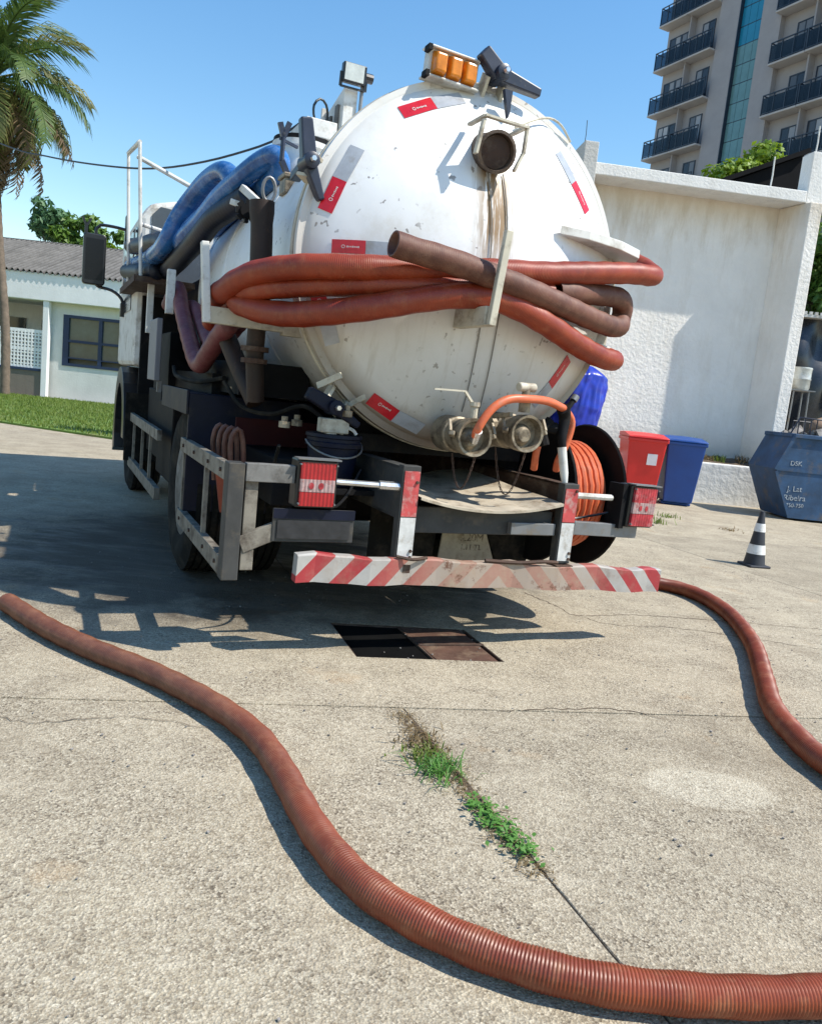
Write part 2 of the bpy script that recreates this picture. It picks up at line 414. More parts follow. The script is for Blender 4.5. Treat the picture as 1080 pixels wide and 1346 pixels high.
MT['drum'] = M("pale_metal_drum", (0.46, 0.47, 0.44), 0.45, 0.3, var=0.25, dirt=(0.2, 0.17, 0.12), dlo=0.5, dhi=0.7)
MT['wall'] = wall_mat("white_roughcast_wall", (0.84, 0.80, 0.74), (0.47, 0.37, 0.24), 0.8, 16, 4.9)
MT['wall_top'] = wall_mat("weathered_white_concrete", (0.78, 0.76, 0.72), (0.16, 0.15, 0.13), 0.5, 24)
MT['lowwall'] = wall_mat("rough_whitewashed_kerb_wall", (0.72, 0.71, 0.67), (0.46, 0.43, 0.38), 0.9, 9)
MT['pillar'] = wall_mat("weathered_grey_pillar", (0.50, 0.49, 0.46), (0.10, 0.10, 0.10), 0.5, 24)
MT['hole'] = M("rust_hole", (0.09, 0.05, 0.03), 0.9)
MT['house_wall'] = wall_mat("house_white_wall", (0.70, 0.70, 0.66), (0.40, 0.38, 0.33), 0.3, 20)
MT['fascia'] = wall_mat("house_white_fascia", (0.84, 0.84, 0.83), (0.7, 0.68, 0.64), 0.2, 20)
MT['plinth'] = wall_mat("house_brown_plinth", (0.20, 0.17, 0.14), (0.12, 0.1, 0.08), 0.3, 20)
MT['roofsheet'] = M("grey_fibre_cement", (0.12, 0.108, 0.10), 0.9, var=0.3, vs=1.5, dirt=(0.06, 0.055, 0.05), dlo=0.45, dhi=0.7, dscale=2.5)
def corrugated_mat():
    m, nt, b, co = base_mat("weathered_fibre_cement", 0.92)
    sx = nt.nodes.new("ShaderNodeSeparateXYZ")
    nt.links.new(co, sx.inputs[0])
    n1 = noise(nt, co, 1.8, 6, 0.65)
    n2 = noise(nt, co, 6, 5, 0.7, (1, 0.25, 1))
    c = mixc(nt, ramp(nt, n1, 0.35, 0.65), (0.145, 0.14, 0.133), (0.09, 0.087, 0.082))
    # lichen and dirt collect in the troughs of the sheet
    w = math_n(nt, 'COSINE', math_n(nt, 'MULTIPLY', sx.outputs[0], 2 * math.pi / 0.177))
    tr_ = math_n(nt, 'SUBTRACT', 1.0, ramp(nt, math_n(nt, 'ADD', w, math_n(nt, 'MULTIPLY', math_n(nt, 'SUBTRACT', n2, 0.5), 1.2)), -0.6, 0.35))
    c = mixc(nt, math_n(nt, 'MULTIPLY', tr_, 0.8), c, (0.035, 0.032, 0.03))
    nt.links.new(c, b.inputs["Base Color"])
    return m
MT['roofsheet'] = corrugated_mat()
MT['blue_frame'] = M("dark_blue_window_frame", (0.012, 0.028, 0.075), 0.5, var=0.15)
MT['pane_house'] = M("dim_window_pane", (0.10, 0.11, 0.09), 0.15, var=0.3, vs=1.2)
MT['curtain'] = M("beige_blind", (0.2, 0.18, 0.14), 0.8)
MT['hotel'] = wall_mat("hotel_beige_render", (0.33, 0.318, 0.33), (0.29, 0.28, 0.29), 0.1, 6)
MT['hotel_rec'] = M("hotel_recess_render", (0.36, 0.33, 0.31), 0.85, var=0.06, vs=0.5)
MT['slab'] = M("balcony_concrete", (0.42, 0.40, 0.39), 0.85, var=0.1, vs=1)
MT['rail'] = M("dark_navy_railing", (0.02, 0.03, 0.05), 0.4, var=0.2)
MT['railglass'] = M("smoked_balcony_glass", (0.016, 0.026, 0.036), 0.2, var=0.3, vs=0.6)
def smoked_mat():
    m, nt, b, co = base_mat("smoked_see_through_glass", 0.15)
    b.inputs["Base Color"].default_value = (0.012, 0.02, 0.03, 1)
    tr = nt.nodes.new("ShaderNodeBsdfTransparent")
    tr.inputs[0].default_value = (0.45, 0.52, 0.58, 1)
    ms = nt.nodes.new("ShaderNodeMixShader")
    ms.inputs[0].default_value = 0.55
    nt.links.new(b.outputs[0], ms.inputs[1])
    nt.links.new(tr.outputs[0], ms.inputs[2])
    nt.links.new(ms.outputs[0], nt.nodes["Material Output"].inputs[0])
    return m
MT['railglass'] = smoked_mat()
MT['teal'] = M("teal_curtain_glass", (0.13, 0.26, 0.27), 0.16, var=0.3, vs=0.35)
MT['teal2'] = M("blue_curtain_glass", (0.02, 0.22, 0.36), 0.14, var=0.2, vs=0.35)
MT['pane_hotel'] = M("hotel_window_pane", (0.22, 0.23, 0.27), 0.15, var=0.4, vs=0.5)
def pane_mat():
    m, nt, b, co = base_mat("hotel_window_glass", 0.12)
    oi = nt.nodes.new("ShaderNodeObjectInfo")
    f = ramp(nt, oi.outputs["Random"], 0.25, 0.95)
    c = mixc(nt, f, (0.03, 0.035, 0.045), (0.42, 0.42, 0.44))
    nt.links.new(c, b.inputs["Base Color"])
    return m
MT['pane_hotel'] = pane_mat()
MT['blackroof'] = M("black_sheet_roof", (0.007, 0.007, 0.008), 0.8, var=0.4, vs=2, spec=0.1)
MT['tunnel'] = M("dark_tarpaulin", (0.018, 0.022, 0.03), 0.28, var=0.4, vs=2, bump=0.4, bs=5)
MT['lawn'] = M("lawn_soil", (0.10, 0.17, 0.025), 0.95, var=0.3, vs=1.2, dirt=(0.20, 0.19, 0.06), dlo=0.5, dhi=0.72, dscale=1.6)
MT['grass'] = foliage_mat("grass_blades", (0.10, 0.17, 0.02), (0.15, 0.22, 0.03), (0.22, 0.25, 0.06))
MT['leaf'] = foliage_mat("tree_leaves", (0.05, 0.12, 0.02), (0.12, 0.21, 0.03))
MT['leaf_lime'] = foliage_mat("lime_tree_leaves", (0.11, 0.19, 0.012), (0.20, 0.29, 0.018))
MT['leaf_teal'] = foliage_mat("cool_green_leaves", (0.05, 0.13, 0.06), (0.10, 0.20, 0.08))
MT['palm'] = foliage_mat("palm_green", (0.03, 0.075, 0.018), (0.09, 0.15, 0.03), (0.14, 0.20, 0.045))
MT['palm_y'] = foliage_mat("palm_yellowing", (0.09, 0.14, 0.03), (0.18, 0.19, 0.05), (0.26, 0.22, 0.08))
MT['palm_d'] = foliage_mat("palm_dead", (0.13, 0.075, 0.035), (0.22, 0.14, 0.07), (0.24, 0.17, 0.1))
MT['bark'] = M("bark", (0.13, 0.10, 0.075), 0.9, var=0.3, vs=8, bump=0.6, bs=20)
MT['palm_bark'] = M("palm_bark", (0.16, 0.12, 0.09), 0.9, var=0.3, vs=5, dirt=(0.1, 0.08, 0.06), dlo=0.5, dhi=0.7, dscale=6, bump=0.6, bs=14)
MT['weed'] = foliage_mat("weed_leaf", (0.07, 0.19, 0.03), (0.11, 0.28, 0.045), (0.17, 0.34, 0.08))
MT['drygrass'] = foliage_mat("dry_grass", (0.15, 0.10, 0.045), (0.24, 0.17, 0.08), (0.3, 0.23, 0.12))
MT['soil'] = M("dark_soil", (0.10, 0.07, 0.045), 0.95, var=0.4, vs=14, bump=0.6, bs=40)
MT['wire'] = M("black_cable", (0.02, 0.03, 0.035), 0.5)
MT['fastglass'] = M("lamp_glass", (0.5, 0.52, 0.48), 0.12, var=0.15, vs=20)
MT['cord'] = M("grey_cord", (0.2, 0.19, 0.17), 0.7)
MT['mudpanel'] = M("dusty_mud_flap", (0.40, 0.36, 0.28), 0.85, var=0.2, vs=12, dirt=(0.2, 0.17, 0.12), dlo=0.5, dhi=0.7, dscale=10)
MT['mudmark'] = M("faded_stencil_marks", (0.14, 0.115, 0.085), 0.85, var=0.3, vs=30, dirt=(0.38, 0.34, 0.27), dlo=0.5, dhi=0.6, dscale=40)
MT['plate_shaded'] = M("shaded_plate_face", (0.02, 0.02, 0.022), 0.5, var=0.4, vs=20)  # white plate face coloured dark for the deep shade it hangs in

# ------------------------------------------------------------------ mesh helpers
def V(*a):
    return Vector(a)

def spline(pts, step):
    P = [Vector(p) for p in pts]
    out = []
    n = len(P)
    for i in range(n - 1):
        p0 = P[i - 1] if i else P[0] * 2 - P[1]
        p1, p2 = P[i], P[i + 1]
        p3 = P[i + 2] if i + 2 < n else P[-1] * 2 - P[-2]
        k = max(1, int((p2 - p1).length / step + 0.5))
        for j in range(k):
            t = j / k
            out.append(0.5 * ((2 * p1) + (p2 - p0) * t + (2 * p0 - 5 * p1 + 4 * p2 - p3) * t * t + (3 * p1 - p0 - 3 * p2 + p3) * t ** 3))
    out.append(P[-1])
    return out

class MB:
    def __init__(s):
        s.v, s.f, s.mi, s.mats = [], [], [], []
        s.cur = 0
    def mat(s, m):
        if m not in s.mats:
            s.mats.append(m)
        s.cur = s.mats.index(m)
        return s
    def add(s, vs, fs):
        o = len(s.v)
        s.v += [tuple(x) for x in vs]
        for f in fs:
            s.f.append(tuple(i + o for i in f))
            s.mi.append(s.cur)
        return s
    def box(s, lo, hi, M4=None):
        x0, y0, z0 = lo
        x1, y1, z1 = hi
        vs = [Vector(p) for p in ((x0, y0, z0), (x1, y0, z0), (x1, y1, z0), (x0, y1, z0), (x0, y0, z1), (x1, y0, z1), (x1, y1, z1), (x0, y1, z1))]
        if M4 is not None:
            vs = [M4 @ p for p in vs]
        return s.add(vs, [(0, 3, 2, 1), (4, 5, 6, 7), (0, 1, 5, 4), (1, 2, 6, 5), (2, 3, 7, 6), (3, 0, 4, 7)])
    def hexa(s, vs):
        return s.add(vs, [(0, 3, 2, 1), (4, 5, 6, 7), (0, 1, 5, 4), (1, 2, 6, 5), (2, 3, 7, 6), (3, 0, 4, 7)])
    def bar(s, a, b, w, h=None, upv=(0, 0, 1)):
        """rectangular bar from a to b"""
        a, b = Vector(a), Vector(b)
        d = (b - a).normalized()
        u = Vector(upv)
        if abs(d.dot(u)) > 0.98:
            u = Vector((0, 1, 0))
        r = d.cross(u).normalized()
        u = r.cross(d)
        h = w if h is None else h
        vs = []
        for p in (a, b):
            for i, j in ((-1, -1), (1, -1), (1, 1), (-1, 1)):
                vs.append(p + r * (i * w / 2) + u * (j * h / 2))
        return s.add(vs, [(3, 2, 1, 0), (4, 5, 6, 7), (0, 1, 5, 4), (1, 2, 6, 5), (2, 3, 7, 6), (3, 0, 4, 7)])
    def prism(s, poly, e0, e1, o, ax, ay, az):
        """polygon (2D) in plane (ax, ay) extruded along az from e0 to e1 at origin o"""
        o, ax, ay, az = Vector(o), Vector(ax), Vector(ay), Vector(az)
        n = len(poly)
        vs = [o + ax * p[0] + ay * p[1] + az * e for e in (e0, e1) for p in poly]
        fs = [tuple(range(n))[::-1], tuple(range(n, 2 * n))] + [(i, (i + 1) % n, n + (i + 1) % n, n + i) for i in range(n)]
        return s.add(vs, fs)
    def tube(s, pts, r, n=10, caps=True, rf=None, hollow=0.0, closed=False):
        P = [Vector(p) for p in pts]
        m = len(P)
        rings = []
        d0 = (P[1] - P[0]).normalized()
        ref = Vector((0, 0, 1)) if abs(d0.z) < 0.9 else Vector((1, 0, 0))
        nx = d0.cross(ref).normalized()
        vs = []
        for i in range(m):
            if i == 0:
                d = (P[1] - P[0])
            elif i == m - 1:
                d = (P[-1] - P[-2])
            else:
                d = (P[i + 1] - P[i - 1])
            d.normalize()
            nx = (nx - d * nx.dot(d)).normalized()
            ny = d.cross(nx)
            rr = rf(i) if rf else r
            for k in range(n):
                a = 2 * math.pi * k / n
                vs.append(P[i] + nx * (rr * math.cos(a)) + ny * (rr * math.sin(a)))
            rings.append((P[i], d.copy(), nx.copy(), ny.copy(), rr))
        fs = []
        for i in range(m - 1):
            for k in range(n):
                k2 = (k + 1) % n
                fs.append((i * n + k, i * n + k2, (i + 1) * n + k2, (i + 1) * n + k))
        if hollow:
            for end, sg in ((0, 1), (m - 1, -1)):
                p, d, ax, ay, rr = rings[end]
                b0 = len(vs)
                for dep in (0.0, hollow):
                    for k in range(n):
                        a = 2 * math.pi * k / n
                        vs.append(p + d * (sg * dep) + ax * (0.84 * rr * math.cos(a)) + ay * (0.84 * rr * math.sin(a)))
                for k in range(n):
                    k2 = (k + 1) % n
                    fs.append((end * n + k, b0 + k, b0 + k2, end * n + k2))
                    fs.append((b0 + k, b0 + n + k, b0 + n + k2, b0 + k2))
                fs.append(tuple(b0 + n + k for k in range(n)))
        elif caps:
            fs.append(tuple(range(n))[::-1])
            fs.append(tuple((m - 1) * n + k for k in range(n)))
        return s.add(vs, fs)
    def lathe(s, prof, o, ax, n=32, cap0=True, cap1=True, sweep=1.0):
        """prof: (distance along axis, radius)"""
        o, ax = Vector(o), Vector(ax).normalized()
        ref = Vector((0, 0, 1)) if abs(ax.z) < 0.9 else Vector((1, 0, 0))
        u = ax.cross(ref).normalized()
        w = ax.cross(u)
        vs = [o + ax * t + (u * math.cos(2 * math.pi * k / n) + w * math.sin(2 * math.pi * k / n)) * r for t, r in prof for k in range(n)]
        fs = []
        for i in range(len(prof) - 1):
            for k in range(n):
                k2 = (k + 1) % n
                fs.append((i * n + k, i * n + k2, (i + 1) * n + k2, (i + 1) * n + k))
        if cap0:
            fs.append(tuple(range(n))[::-1])
        if cap1:
            fs.append(tuple((len(prof) - 1) * n + k for k in range(n)))
        return s.add(vs, fs)
    def build(s, name, m=None, parent=None, smooth=False, bevel=0.0, kind=None):
        me = bpy.data.meshes.new(name)
        me.from_pydata(s.v, [], s.f)
        mats = s.mats if s.mats else [m]
        for q in mats:
            me.materials.append(q)
        if s.mats:
            me.polygons.foreach_set("material_index", s.mi)
        if smooth:
            me.polygons.foreach_set("use_smooth", [True] * len(me.polygons))
        me.update()
        o = bpy.data.objects.new(name, me)
        C.objects.link(o)
        if parent is not None:
            o.parent = parent
        if bevel:
            bv = o.modifiers.new("edge_softening", 'BEVEL')
            bv.width = bevel
            bv.segments = 2
            bv.limit_method = 'ANGLE'
            bv.angle_limit = R(40)
        elif smooth:
            try:
                me.set_sharp_from_angle(angle=R(42))
            except Exception:
                pass
        if kind:
            o['kind'] = kind
        return o

def thing(name, label, cat, loc=(0, 0, 0), rz=0.0, group=None):
    o = bpy.data.objects.new(name, None)
    o.empty_display_size = 0.2
    C.objects.link(o)
    o.location = loc
    o.rotation_euler = (0, 0, rz)
    o['label'], o['category'] = label, cat
    if group:
        o['group'] = group
    return o

def tag(o, label, cat, group=None):
    o['label'], o['category'] = label, cat
    if group:
        o['group'] = group
    return o

def copy_child(src, parent):
    c = src.copy()
    C.objects.link(c)
    c.parent = parent
    for ch in list(src.children):
        copy_child(ch, c)
    return c

def text_obj(name, body, size, m, parent, loc, rot, extrude=0.001):
    cu = bpy.data.curves.new(name, 'FONT')
    cu.body = body
    cu.size = size
    cu.extrude = extrude
    cu.align_x = 'CENTER'
    cu.align_y = 'CENTER'
    cu.materials.append(m)
    tmp = bpy.data.objects.new(name + "_curve", cu)
    C.objects.link(tmp)
    dg = bpy.context.evaluated_depsgraph_get()
    me = bpy.data.meshes.new_from_object(tmp.evaluated_get(dg))
    me.name = name
    if not me.materials:
        me.materials.append(m)
    bpy.data.objects.remove(tmp)
    o = bpy.data.objects.new(name, me)
    C.objects.link(o)
    o.parent = parent
    o.location = loc
    o.rotation_euler = rot
    return o

# ================================================================== GROUND
gb = MB()
S = 600
gb.add([(-S, -S, -0.075), (S, -S, -0.075), (S, S, -0.075), (-S, S, -0.075)], [(0, 1, 2, 3)])
ground = gb.build("ground", MT['far_ground'], kind='structure')
e_s, e_t = Vector((0.98, 0.2, 0)).normalized(), Vector((-0.364, 0.931, 0)).normalized()
org = Vector((0.05, 2.96, 0))
def st(s, t):
    return org + e_s * s + e_t * t
J = 0.0014
def slab(poly, z, flush=()):
    """one poured slab: straight sides, top at z"""
    b = MB()
    cen = sum((Vector(p) for p in poly), Vector()) / len(poly)
    rj = random.Random(int(abs(cen.x * 977 + cen.y * 131)))
    near = cen.y < 9 and abs(cen.x) < 6
    ins = []
    for i in range(len(poly)):
        a, b2 = Vector(poly[i]), Vector(poly[(i + 1) % len(poly)])
        dd = (b2 - a).normalized()
        nn = Vector((-dd.y, dd.x, 0))
        k = max(1, int((b2 - a).length / 0.07)) if near else 1
        for q in range(k):
            p = a.lerp(b2, q / k)
            joint1 = abs(org.x + (p.y - org.y) * -0.391 - p.x) < 0.03 and p.y < 2.97
            off = J + (abs(rj.gauss(0, 0.0022 if joint1 else 0.0012)) if q else 0.0005)
            if i in flush and q:
                ins.append(p - nn * 0.0012)
                continue
            if q == 0:
                off2 = (cen - p).normalized() * J * 1.5
                ins.append(p + off2)
            else:
                ins.append(p + nn * off)
    n = len(ins)
    e = 0.0025
    top = [(p.x, p.y, z) for p in [q - (q - cen).normalized() * e for q in ins]]
    sh = [(p.x, p.y, z - e) for p in ins]
    bot = [(p.x, p.y, -0.07) for p in ins]
    vs = top + sh + bot
    fs = [tuple(range(n))]
    for k in range(2):
        for i in range(n):
            j = (i + 1) % n
            fs.append((k * n + i, (k + 1) * n + i, (k + 1) * n + j, k * n + j))
    b.add(vs, fs)
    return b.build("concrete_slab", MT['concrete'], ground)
# trench opening (left half open, right half covered), corners measured on the ground
tr = [Vector((-0.36, 4.00, 0)), Vector((-0.18, 3.50, 0)), Vector((0.52, 3.65, 0)), Vector((0.35, 4.13, 0))]
s_edges = [-16, -8.2, -4.1, 0, 4.2, 8.4, 13, 18]
t_edges = [-5.2, 0, 1.92, 5.0, 8.2, 11.4, 15, 19]
rs = random.Random(3)
for i in range(len(s_edges) - 1):
    for j in range(len(t_edges) - 1):
        s0, s1, t0, t1 = s_edges[i], s_edges[i + 1], t_edges[j], t_edges[j + 1]
        z = rs.uniform(-0.003, 0.002) - (0.003 if s1 <= 0 and t1 <= 0 else 0)
        poly = [st(s0, t0), st(s1, t0), st(s1, t1), st(s0, t1)]
        if min(p.y for p in poly) > 16.5:
            continue
        if t0 == 0 and (s0 == -4.1 or s0 == 0):
            # the slabs cut for the trench: pieces around the opening
            a, b_, c_, d_ = tr
            if s0 == 0:
                # trench straddles the s=0 joint: one wide slab here instead, with the opening cut in it
                q = [st(-4.1 + J, t0 + J), st(4.2 - J, t0 + J), st(4.2 - J, t1 - J), st(-4.1 + J, t1 - J)]
                inn = [tr[1], tr[2], tr[3], tr[0]]
                vs_ = [(p.x, p.y, zz) for zz in (0.0, -0.07) for ring in (q, inn) for p in ring]
                fs_ = []
                for k in range(4):
                    k2 = (k + 1) % 4
                    fs_ += [(k, k2, 4 + k2, 4 + k), (k2, k, 8 + k, 8 + k2), (4 + k, 4 + k2, 12 + k2, 12 + k)]
                bb = MB()
                bb.add(vs_, fs_)
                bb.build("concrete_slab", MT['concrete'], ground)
            continue
        slab(poly, z, (2,) if s1 <= 0 and t1 == 0 else ())

# brown soil packed into the near joint, spilling over the lower left slab
b = MB()
rg = random.Random(17)
p0, p1 = Vector((0.04, 2.975, 0)), Vector((0.475, 1.875, 0))
dj = (p1 - p0).normalized()
nj = Vector((dj.y, -dj.x, 0))
if nj.x > 0:
    nj = -nj
NS, NW = 70, 6
vs, fs = [], []
for i in range(NS + 1):
    t = i / NS
    wd = (0.03 + 0.055 * abs(math.sin(t * 6.3 + 0.6)) * (0.5 + 0.5 * rg.random())) * min(1, 8 * t, 6 * (1 - t))
    for j in range(NW + 1):
        f = j / NW
        p = p0.lerp(p1, t) + nj * (wd * f - 0.004)
        h = 0.0 if j in (NW,) else 0.006 * (1 - f) * min(1, 6 * t, 6 * (1 - t)) + rg.uniform(-0.002, 0.003)
        vs.append((p.x, p.y, -0.006 + h))
for i in range(NS):
    for j in range(NW):
        q = i * (NW + 1) + j
        fs.append((q, q + 1, q + NW + 2, q + NW + 1))
b.add(vs, fs)
b.build("joint_soil", MT['soil'], ground)
b = MB()
q0, q1 = st(0, 0.0), st(0, -4.5)
b.hexa([q0 + V(-0.008, 0, -0.03), q0 + V(0.008, 0, -0.03), q1 + V(0.008, 0, -0.03), q1 + V(-0.008, 0, -0.03), q0 + V(-0.008, 0, -0.008), q0 + V(0.008, 0, -0.008), q1 + V(0.008, 0, -0.009), q1 + V(-0.008, 0, -0.009)])
b.build("joint_filler", MT['subsoil'], ground)

# trench cover
tc = thing("trench_cover", "flush trench cover under the bumper, black plate beside a rusty brown plate", "trench cover", (0, 3.8, 0))
def loc_pts(pts, off=(0, 3.8, 0)):
    o = Vector(off)
    return [Vector(p) - o for p in pts]
A, B_, C_, D_ = tr
mt = lambda p, q, f: p + (q - p) * f
b = MB()
m0, m1 = mt(B_, C_, 0.52), mt(A, D_, 0.5)
pl = loc_pts([m0 + V(0.01, 0.012, 0), C_ + V(-0.03, 0.012, 0), D_ + V(-0.02, -0.02, 0), m1 + V(0.01, -0.02, 0)])
b.hexa([p + V(0, 0, -0.03) for p in pl] + [p + V(0, 0, -0.004) for p in pl])
b.build("cover_plate", MT['cover'], tc)
b = MB()
for p, q in ((A, B_), (B_, C_), (C_, D_), (D_, A), (m0, m1)):
    p, q = loc_pts([p, q])
    b.bar(p + V(0, 0, -0.037), q + V(0, 0, -0.037), 0.010, 0.07)
b.build("frame", MT['rusty'], tc)
b = MB()
pl = loc_pts([A, B_, m0, m1])
b.hexa([p + V(0, 0, -0.03) for p in pl] + [p + V(0, 0, -0.012) for p in pl])
b.build("black_plate", MT['dark_pit'], tc)
# handle strap of the plate
p, q = loc_pts([mt(m0, m1, 0.42), mt(C_, D_, 0.5)])
b = MB()
b.bar(p + V(0, 0, 0.0), q + V(0, 0, 0.0), 0.02, 0.006)
b.build("strap", MT['rusty'], tc)

# lawn
lb = MB()
lawn_poly = [(-34, 24.3), (-7.9, 14.2), (-5.0, 13.05), (0.5, 11.6), (2.5, 24.0), (2.5, 24.72), (-34, 24.72)]
lb.prism(lawn_poly, -0.075, 0.035, (0, 0, 0), (1, 0, 0), (0, 1, 0), (0, 0, 1))
lawn = lb.build("lawn", MT['lawn'], kind='structure')
def inside(x, y, poly):
    c = False
    j = len(poly) - 1
    for i in range(len(poly)):
        xi, yi = poly[i]
        xj, yj = poly[j]
        if (yi > y) != (yj > y) and x < (xj - xi) * (y - yi) / (yj - yi) + xi:
            c = not c
        j = i
    return c
gbm = MB()
vs, fs = [], []
rg = random.Random(5)
cnt = 0
while cnt < 42000:
    y = rg.uniform(12.2, 24.5)
    x = rg.uniform(-15.5, -2.0)
    if not inside(x, y, lawn_poly):
        continue
    cnt += 1
    h = rg.uniform(0.03, 0.075)
    a = rg.uniform(0, math.pi)
    w = 0.012
    dx, dy = math.cos(a) * w, math.sin(a) * w
    lx, ly = rg.uniform(-0.03, 0.03), rg.uniform(-0.03, 0.03)
    i = len(vs)
    vs += [(x - dx, y - dy, 0.03), (x + dx, y + dy, 0.03), (x + lx, y + ly, 0.035 + h)]
    fs.append((i, i + 1, i + 2))
gbm.add(vs, fs)
g = gbm.build("grass", MT['grass'], kind='stuff')
g['label'], g['category'] = "short sunlit green lawn in front of the white house", "grass"
# ================================================================== WHITE WALL (right)
def leaf_cloud(b, clumps, n, size, rg, flat=0.5):
    """n leaf-sized bent quads spread through a set of clumps (x,y,z,rx,ry,rz)"""
    vs, fs = [], []
    wts = [c[3] * c[4] * c[5] for c in clumps]
    for _ in range(n):
        c = rg.choices(clumps, wts)[0]
        d = Vector((rg.gauss(0, 1), rg.gauss(0, 1), rg.gauss(0, 1))).normalized()
        rr = rg.random() ** 0.45
        p = Vector((c[0] + d.x * rr * c[3], c[1] + d.y * rr * c[4], c[2] + d.z * rr * c[5]))
        nrm = (d + Vector((rg.uniform(-1, 1), rg.uniform(-1, 1), rg.uniform(-0.3, 1.2)))).normalized()
        u = nrm.orthogonal().normalized()
        u.rotate(Matrix.Rotation(rg.uniform(0, 6.28), 3, nrm))
        w = nrm.cross(u)
        s = size * rg.uniform(0.6, 1.3)
        i = len(vs)
        vs += [p - u * s, p + w * s * 0.42, p + u * s, p - w * s * 0.42]
        vs[i + 2] = vs[i + 2] - nrm * s * 0.35
        fs += [(i, i + 1, i + 3), (i + 1, i + 2, i + 3)]
    b.add(vs, fs)

def tree(name, label, loc, clumps, n, size, m, trunk_r=0.14, seed=1, group=None, limbs=5):
    t = thing(name, label, 'tree', loc, 0, group)
    rg = random.Random(seed)
    b = MB()
    cz = sum(c[2] for c in clumps) / len(clumps)
    cx = sum(c[0] for c in clumps) / len(clumps)
    cy = sum(c[1] for c in clumps) / len(clumps)
    fork = cz * 0.62
    b.tube(spline([(0, 0, 0), (0.05, 0, fork * 0.5), (cx * 0.2, cy * 0.2, fork)], 0.5), trunk_r, 8, rf=lambda i: trunk_r * (1.1 - 0.06 * i))
    b.build("trunk", MT['bark'], t, smooth=True)
    b = MB()
    for c in clumps[:limbs * 2]:
        b.tube(spline([(cx * 0.2, cy * 0.2, fork * 0.95), ((cx * 0.2 + c[0]) / 2, (cy * 0.2 + c[1]) / 2, (fork + c[2]) / 2 + 0.1), (c[0], c[1], c[2])], 0.5), 0.05, 5, rf=lambda i: max(0.012, trunk_r * 0.5 - 0.012 * i))
    b.build("limb", MT['bark'], t, smooth=True)
    b = MB()
    leaf_cloud(b, clumps, n, size, rg)
    o = b.build("crown", m, t)
    o['kind'] = 'stuff'
    return t

def rand_clumps(rg, n, cx, cy, cz, rx, ry, rz, s0, s1):
    out = []
    for _ in range(n):
        d = Vector((rg.gauss(0, 1), rg.gauss(0, 1), rg.gauss(0, 1))).normalized() * rg.random() ** 0.5
        s = rg.uniform(s0, s1)
        out.append((cx + d.x * rx, cy + d.y * ry, cz + d.z * rz, s, s, s * 0.75))
    return out

ww = thing("white_wall", "tall white roughcast recessed wall behind the red and blue bins", "wall", (4.36, 12.85, 0), R(6))
b = MB()
b.box((-7.0, 0.80, 0.0), (1.62, 1.15, 4.97))
b.build("back_wall", MT['wall'], ww)
b = MB()
b.prism([(1.45, 0.19), (1.66, 0.19), (1.80, 1.16), (1.27, 0.797)], 0.0, 4.905, (0, 0, 0), (1, 0, 0), (0, 1, 0), (0, 0, 1))
b.build("side_fin", MT['wall'], ww, bevel=0.012)
b = MB()
b.box((-2.06, 0.29, 4.91), (1.42, 1.16, 5.09))
b.build("overhanging_lintel", MT['wall_top'], ww, bevel=0.012)
b = MB()
b.prism([(1.425, 0.30), (1.78, 0.30), (1.80, 0.62), (1.425, 0.62)], 4.909, 5.70, (0, 0, 0), (1, 0, 0), (0, 1, 0), (0, 0, 1))
b.build("corner_pier", MT['wall_top'], ww, bevel=0.012)
b = MB()
b.box((-2.29, 0.22, 0.0), (-2.065, 1.5, 5.36))
b.build("pillar", MT['pillar'], ww, bevel=0.012)
for sx, sz, r_ in ((1.35, 2.13, 0.05), (1.42, 2.12, 0.022)):
    b = MB()
    b.lathe([(0, r_), (0.01, r_)], (sx + 0.035, 0.58, sz), (-1, -0.35, 0), 10)
    b.build("rust_hole", MT['hole'], ww)
lw = thing("planter_kerb", "low rough whitewashed planter wall running from the bins to the skip", "planter", (4.36, 12.85, 0), R(6))
b = MB()
b.box((-5.0, 0.0, -0.05), (1.75, 0.16, 0.655))
o = b.build("low_wall", MT['lowwall'], lw, bevel=0.02)
b = MB()
nx, ny = 50, 6
rg = random.Random(4)
vs = [(-5 + 6.7 * i / nx, 0.165 + 0.64 * j / ny, 0.63 + 0.10 * j / ny + rg.uniform(-0.02, 0.035)) for j in range(ny + 1) for i in range(nx + 1)]
fs = [(j * (nx + 1) + i, j * (nx + 1) + i + 1, (j + 1) * (nx + 1) + i + 1, (j + 1) * (nx + 1) + i) for j in range(ny) for i in range(nx)]
b.add(vs, fs)
b.build("soil", MT['soil'], lw)

def tuft(name, label, cat, loc, n, h, spread, m, seed, wid=0.006, droop=0.6, group=None):
    rg = random.Random(seed)
    b = MB()
    for _ in range(n):
        a = rg.uniform(0, 6.283)
        hh = h * rg.uniform(0.5, 1.15)
        p0 = Vector((rg.gauss(0, spread * 0.25), rg.gauss(0, spread * 0.25), 0))
        lean = rg.uniform(0.15, droop)
        d = Vector((math.cos(a), math.sin(a), 0))
        side = Vector((-d.y, d.x, 0)) * wid
        prev = None
        pts = [p0, p0 + d * hh * lean * 0.4 + V(0, 0, hh * 0.55), p0 + d * hh * lean + V(0, 0, hh * (1 - lean * 0.45))]
        i = len(b.v)
        b.v += [tuple(pts[0] - side), tuple(pts[0] + side), tuple(pts[1] - side * 0.8), tuple(pts[1] + side * 0.8), tuple(pts[2])]
        b.f += [(i, i + 1, i + 3, i + 2), (i + 2, i + 3, i + 4)]
        b.mi += [0, 0]
    o = b.build(name, m)
    o.location = loc
    return tag(o, label, cat, group)

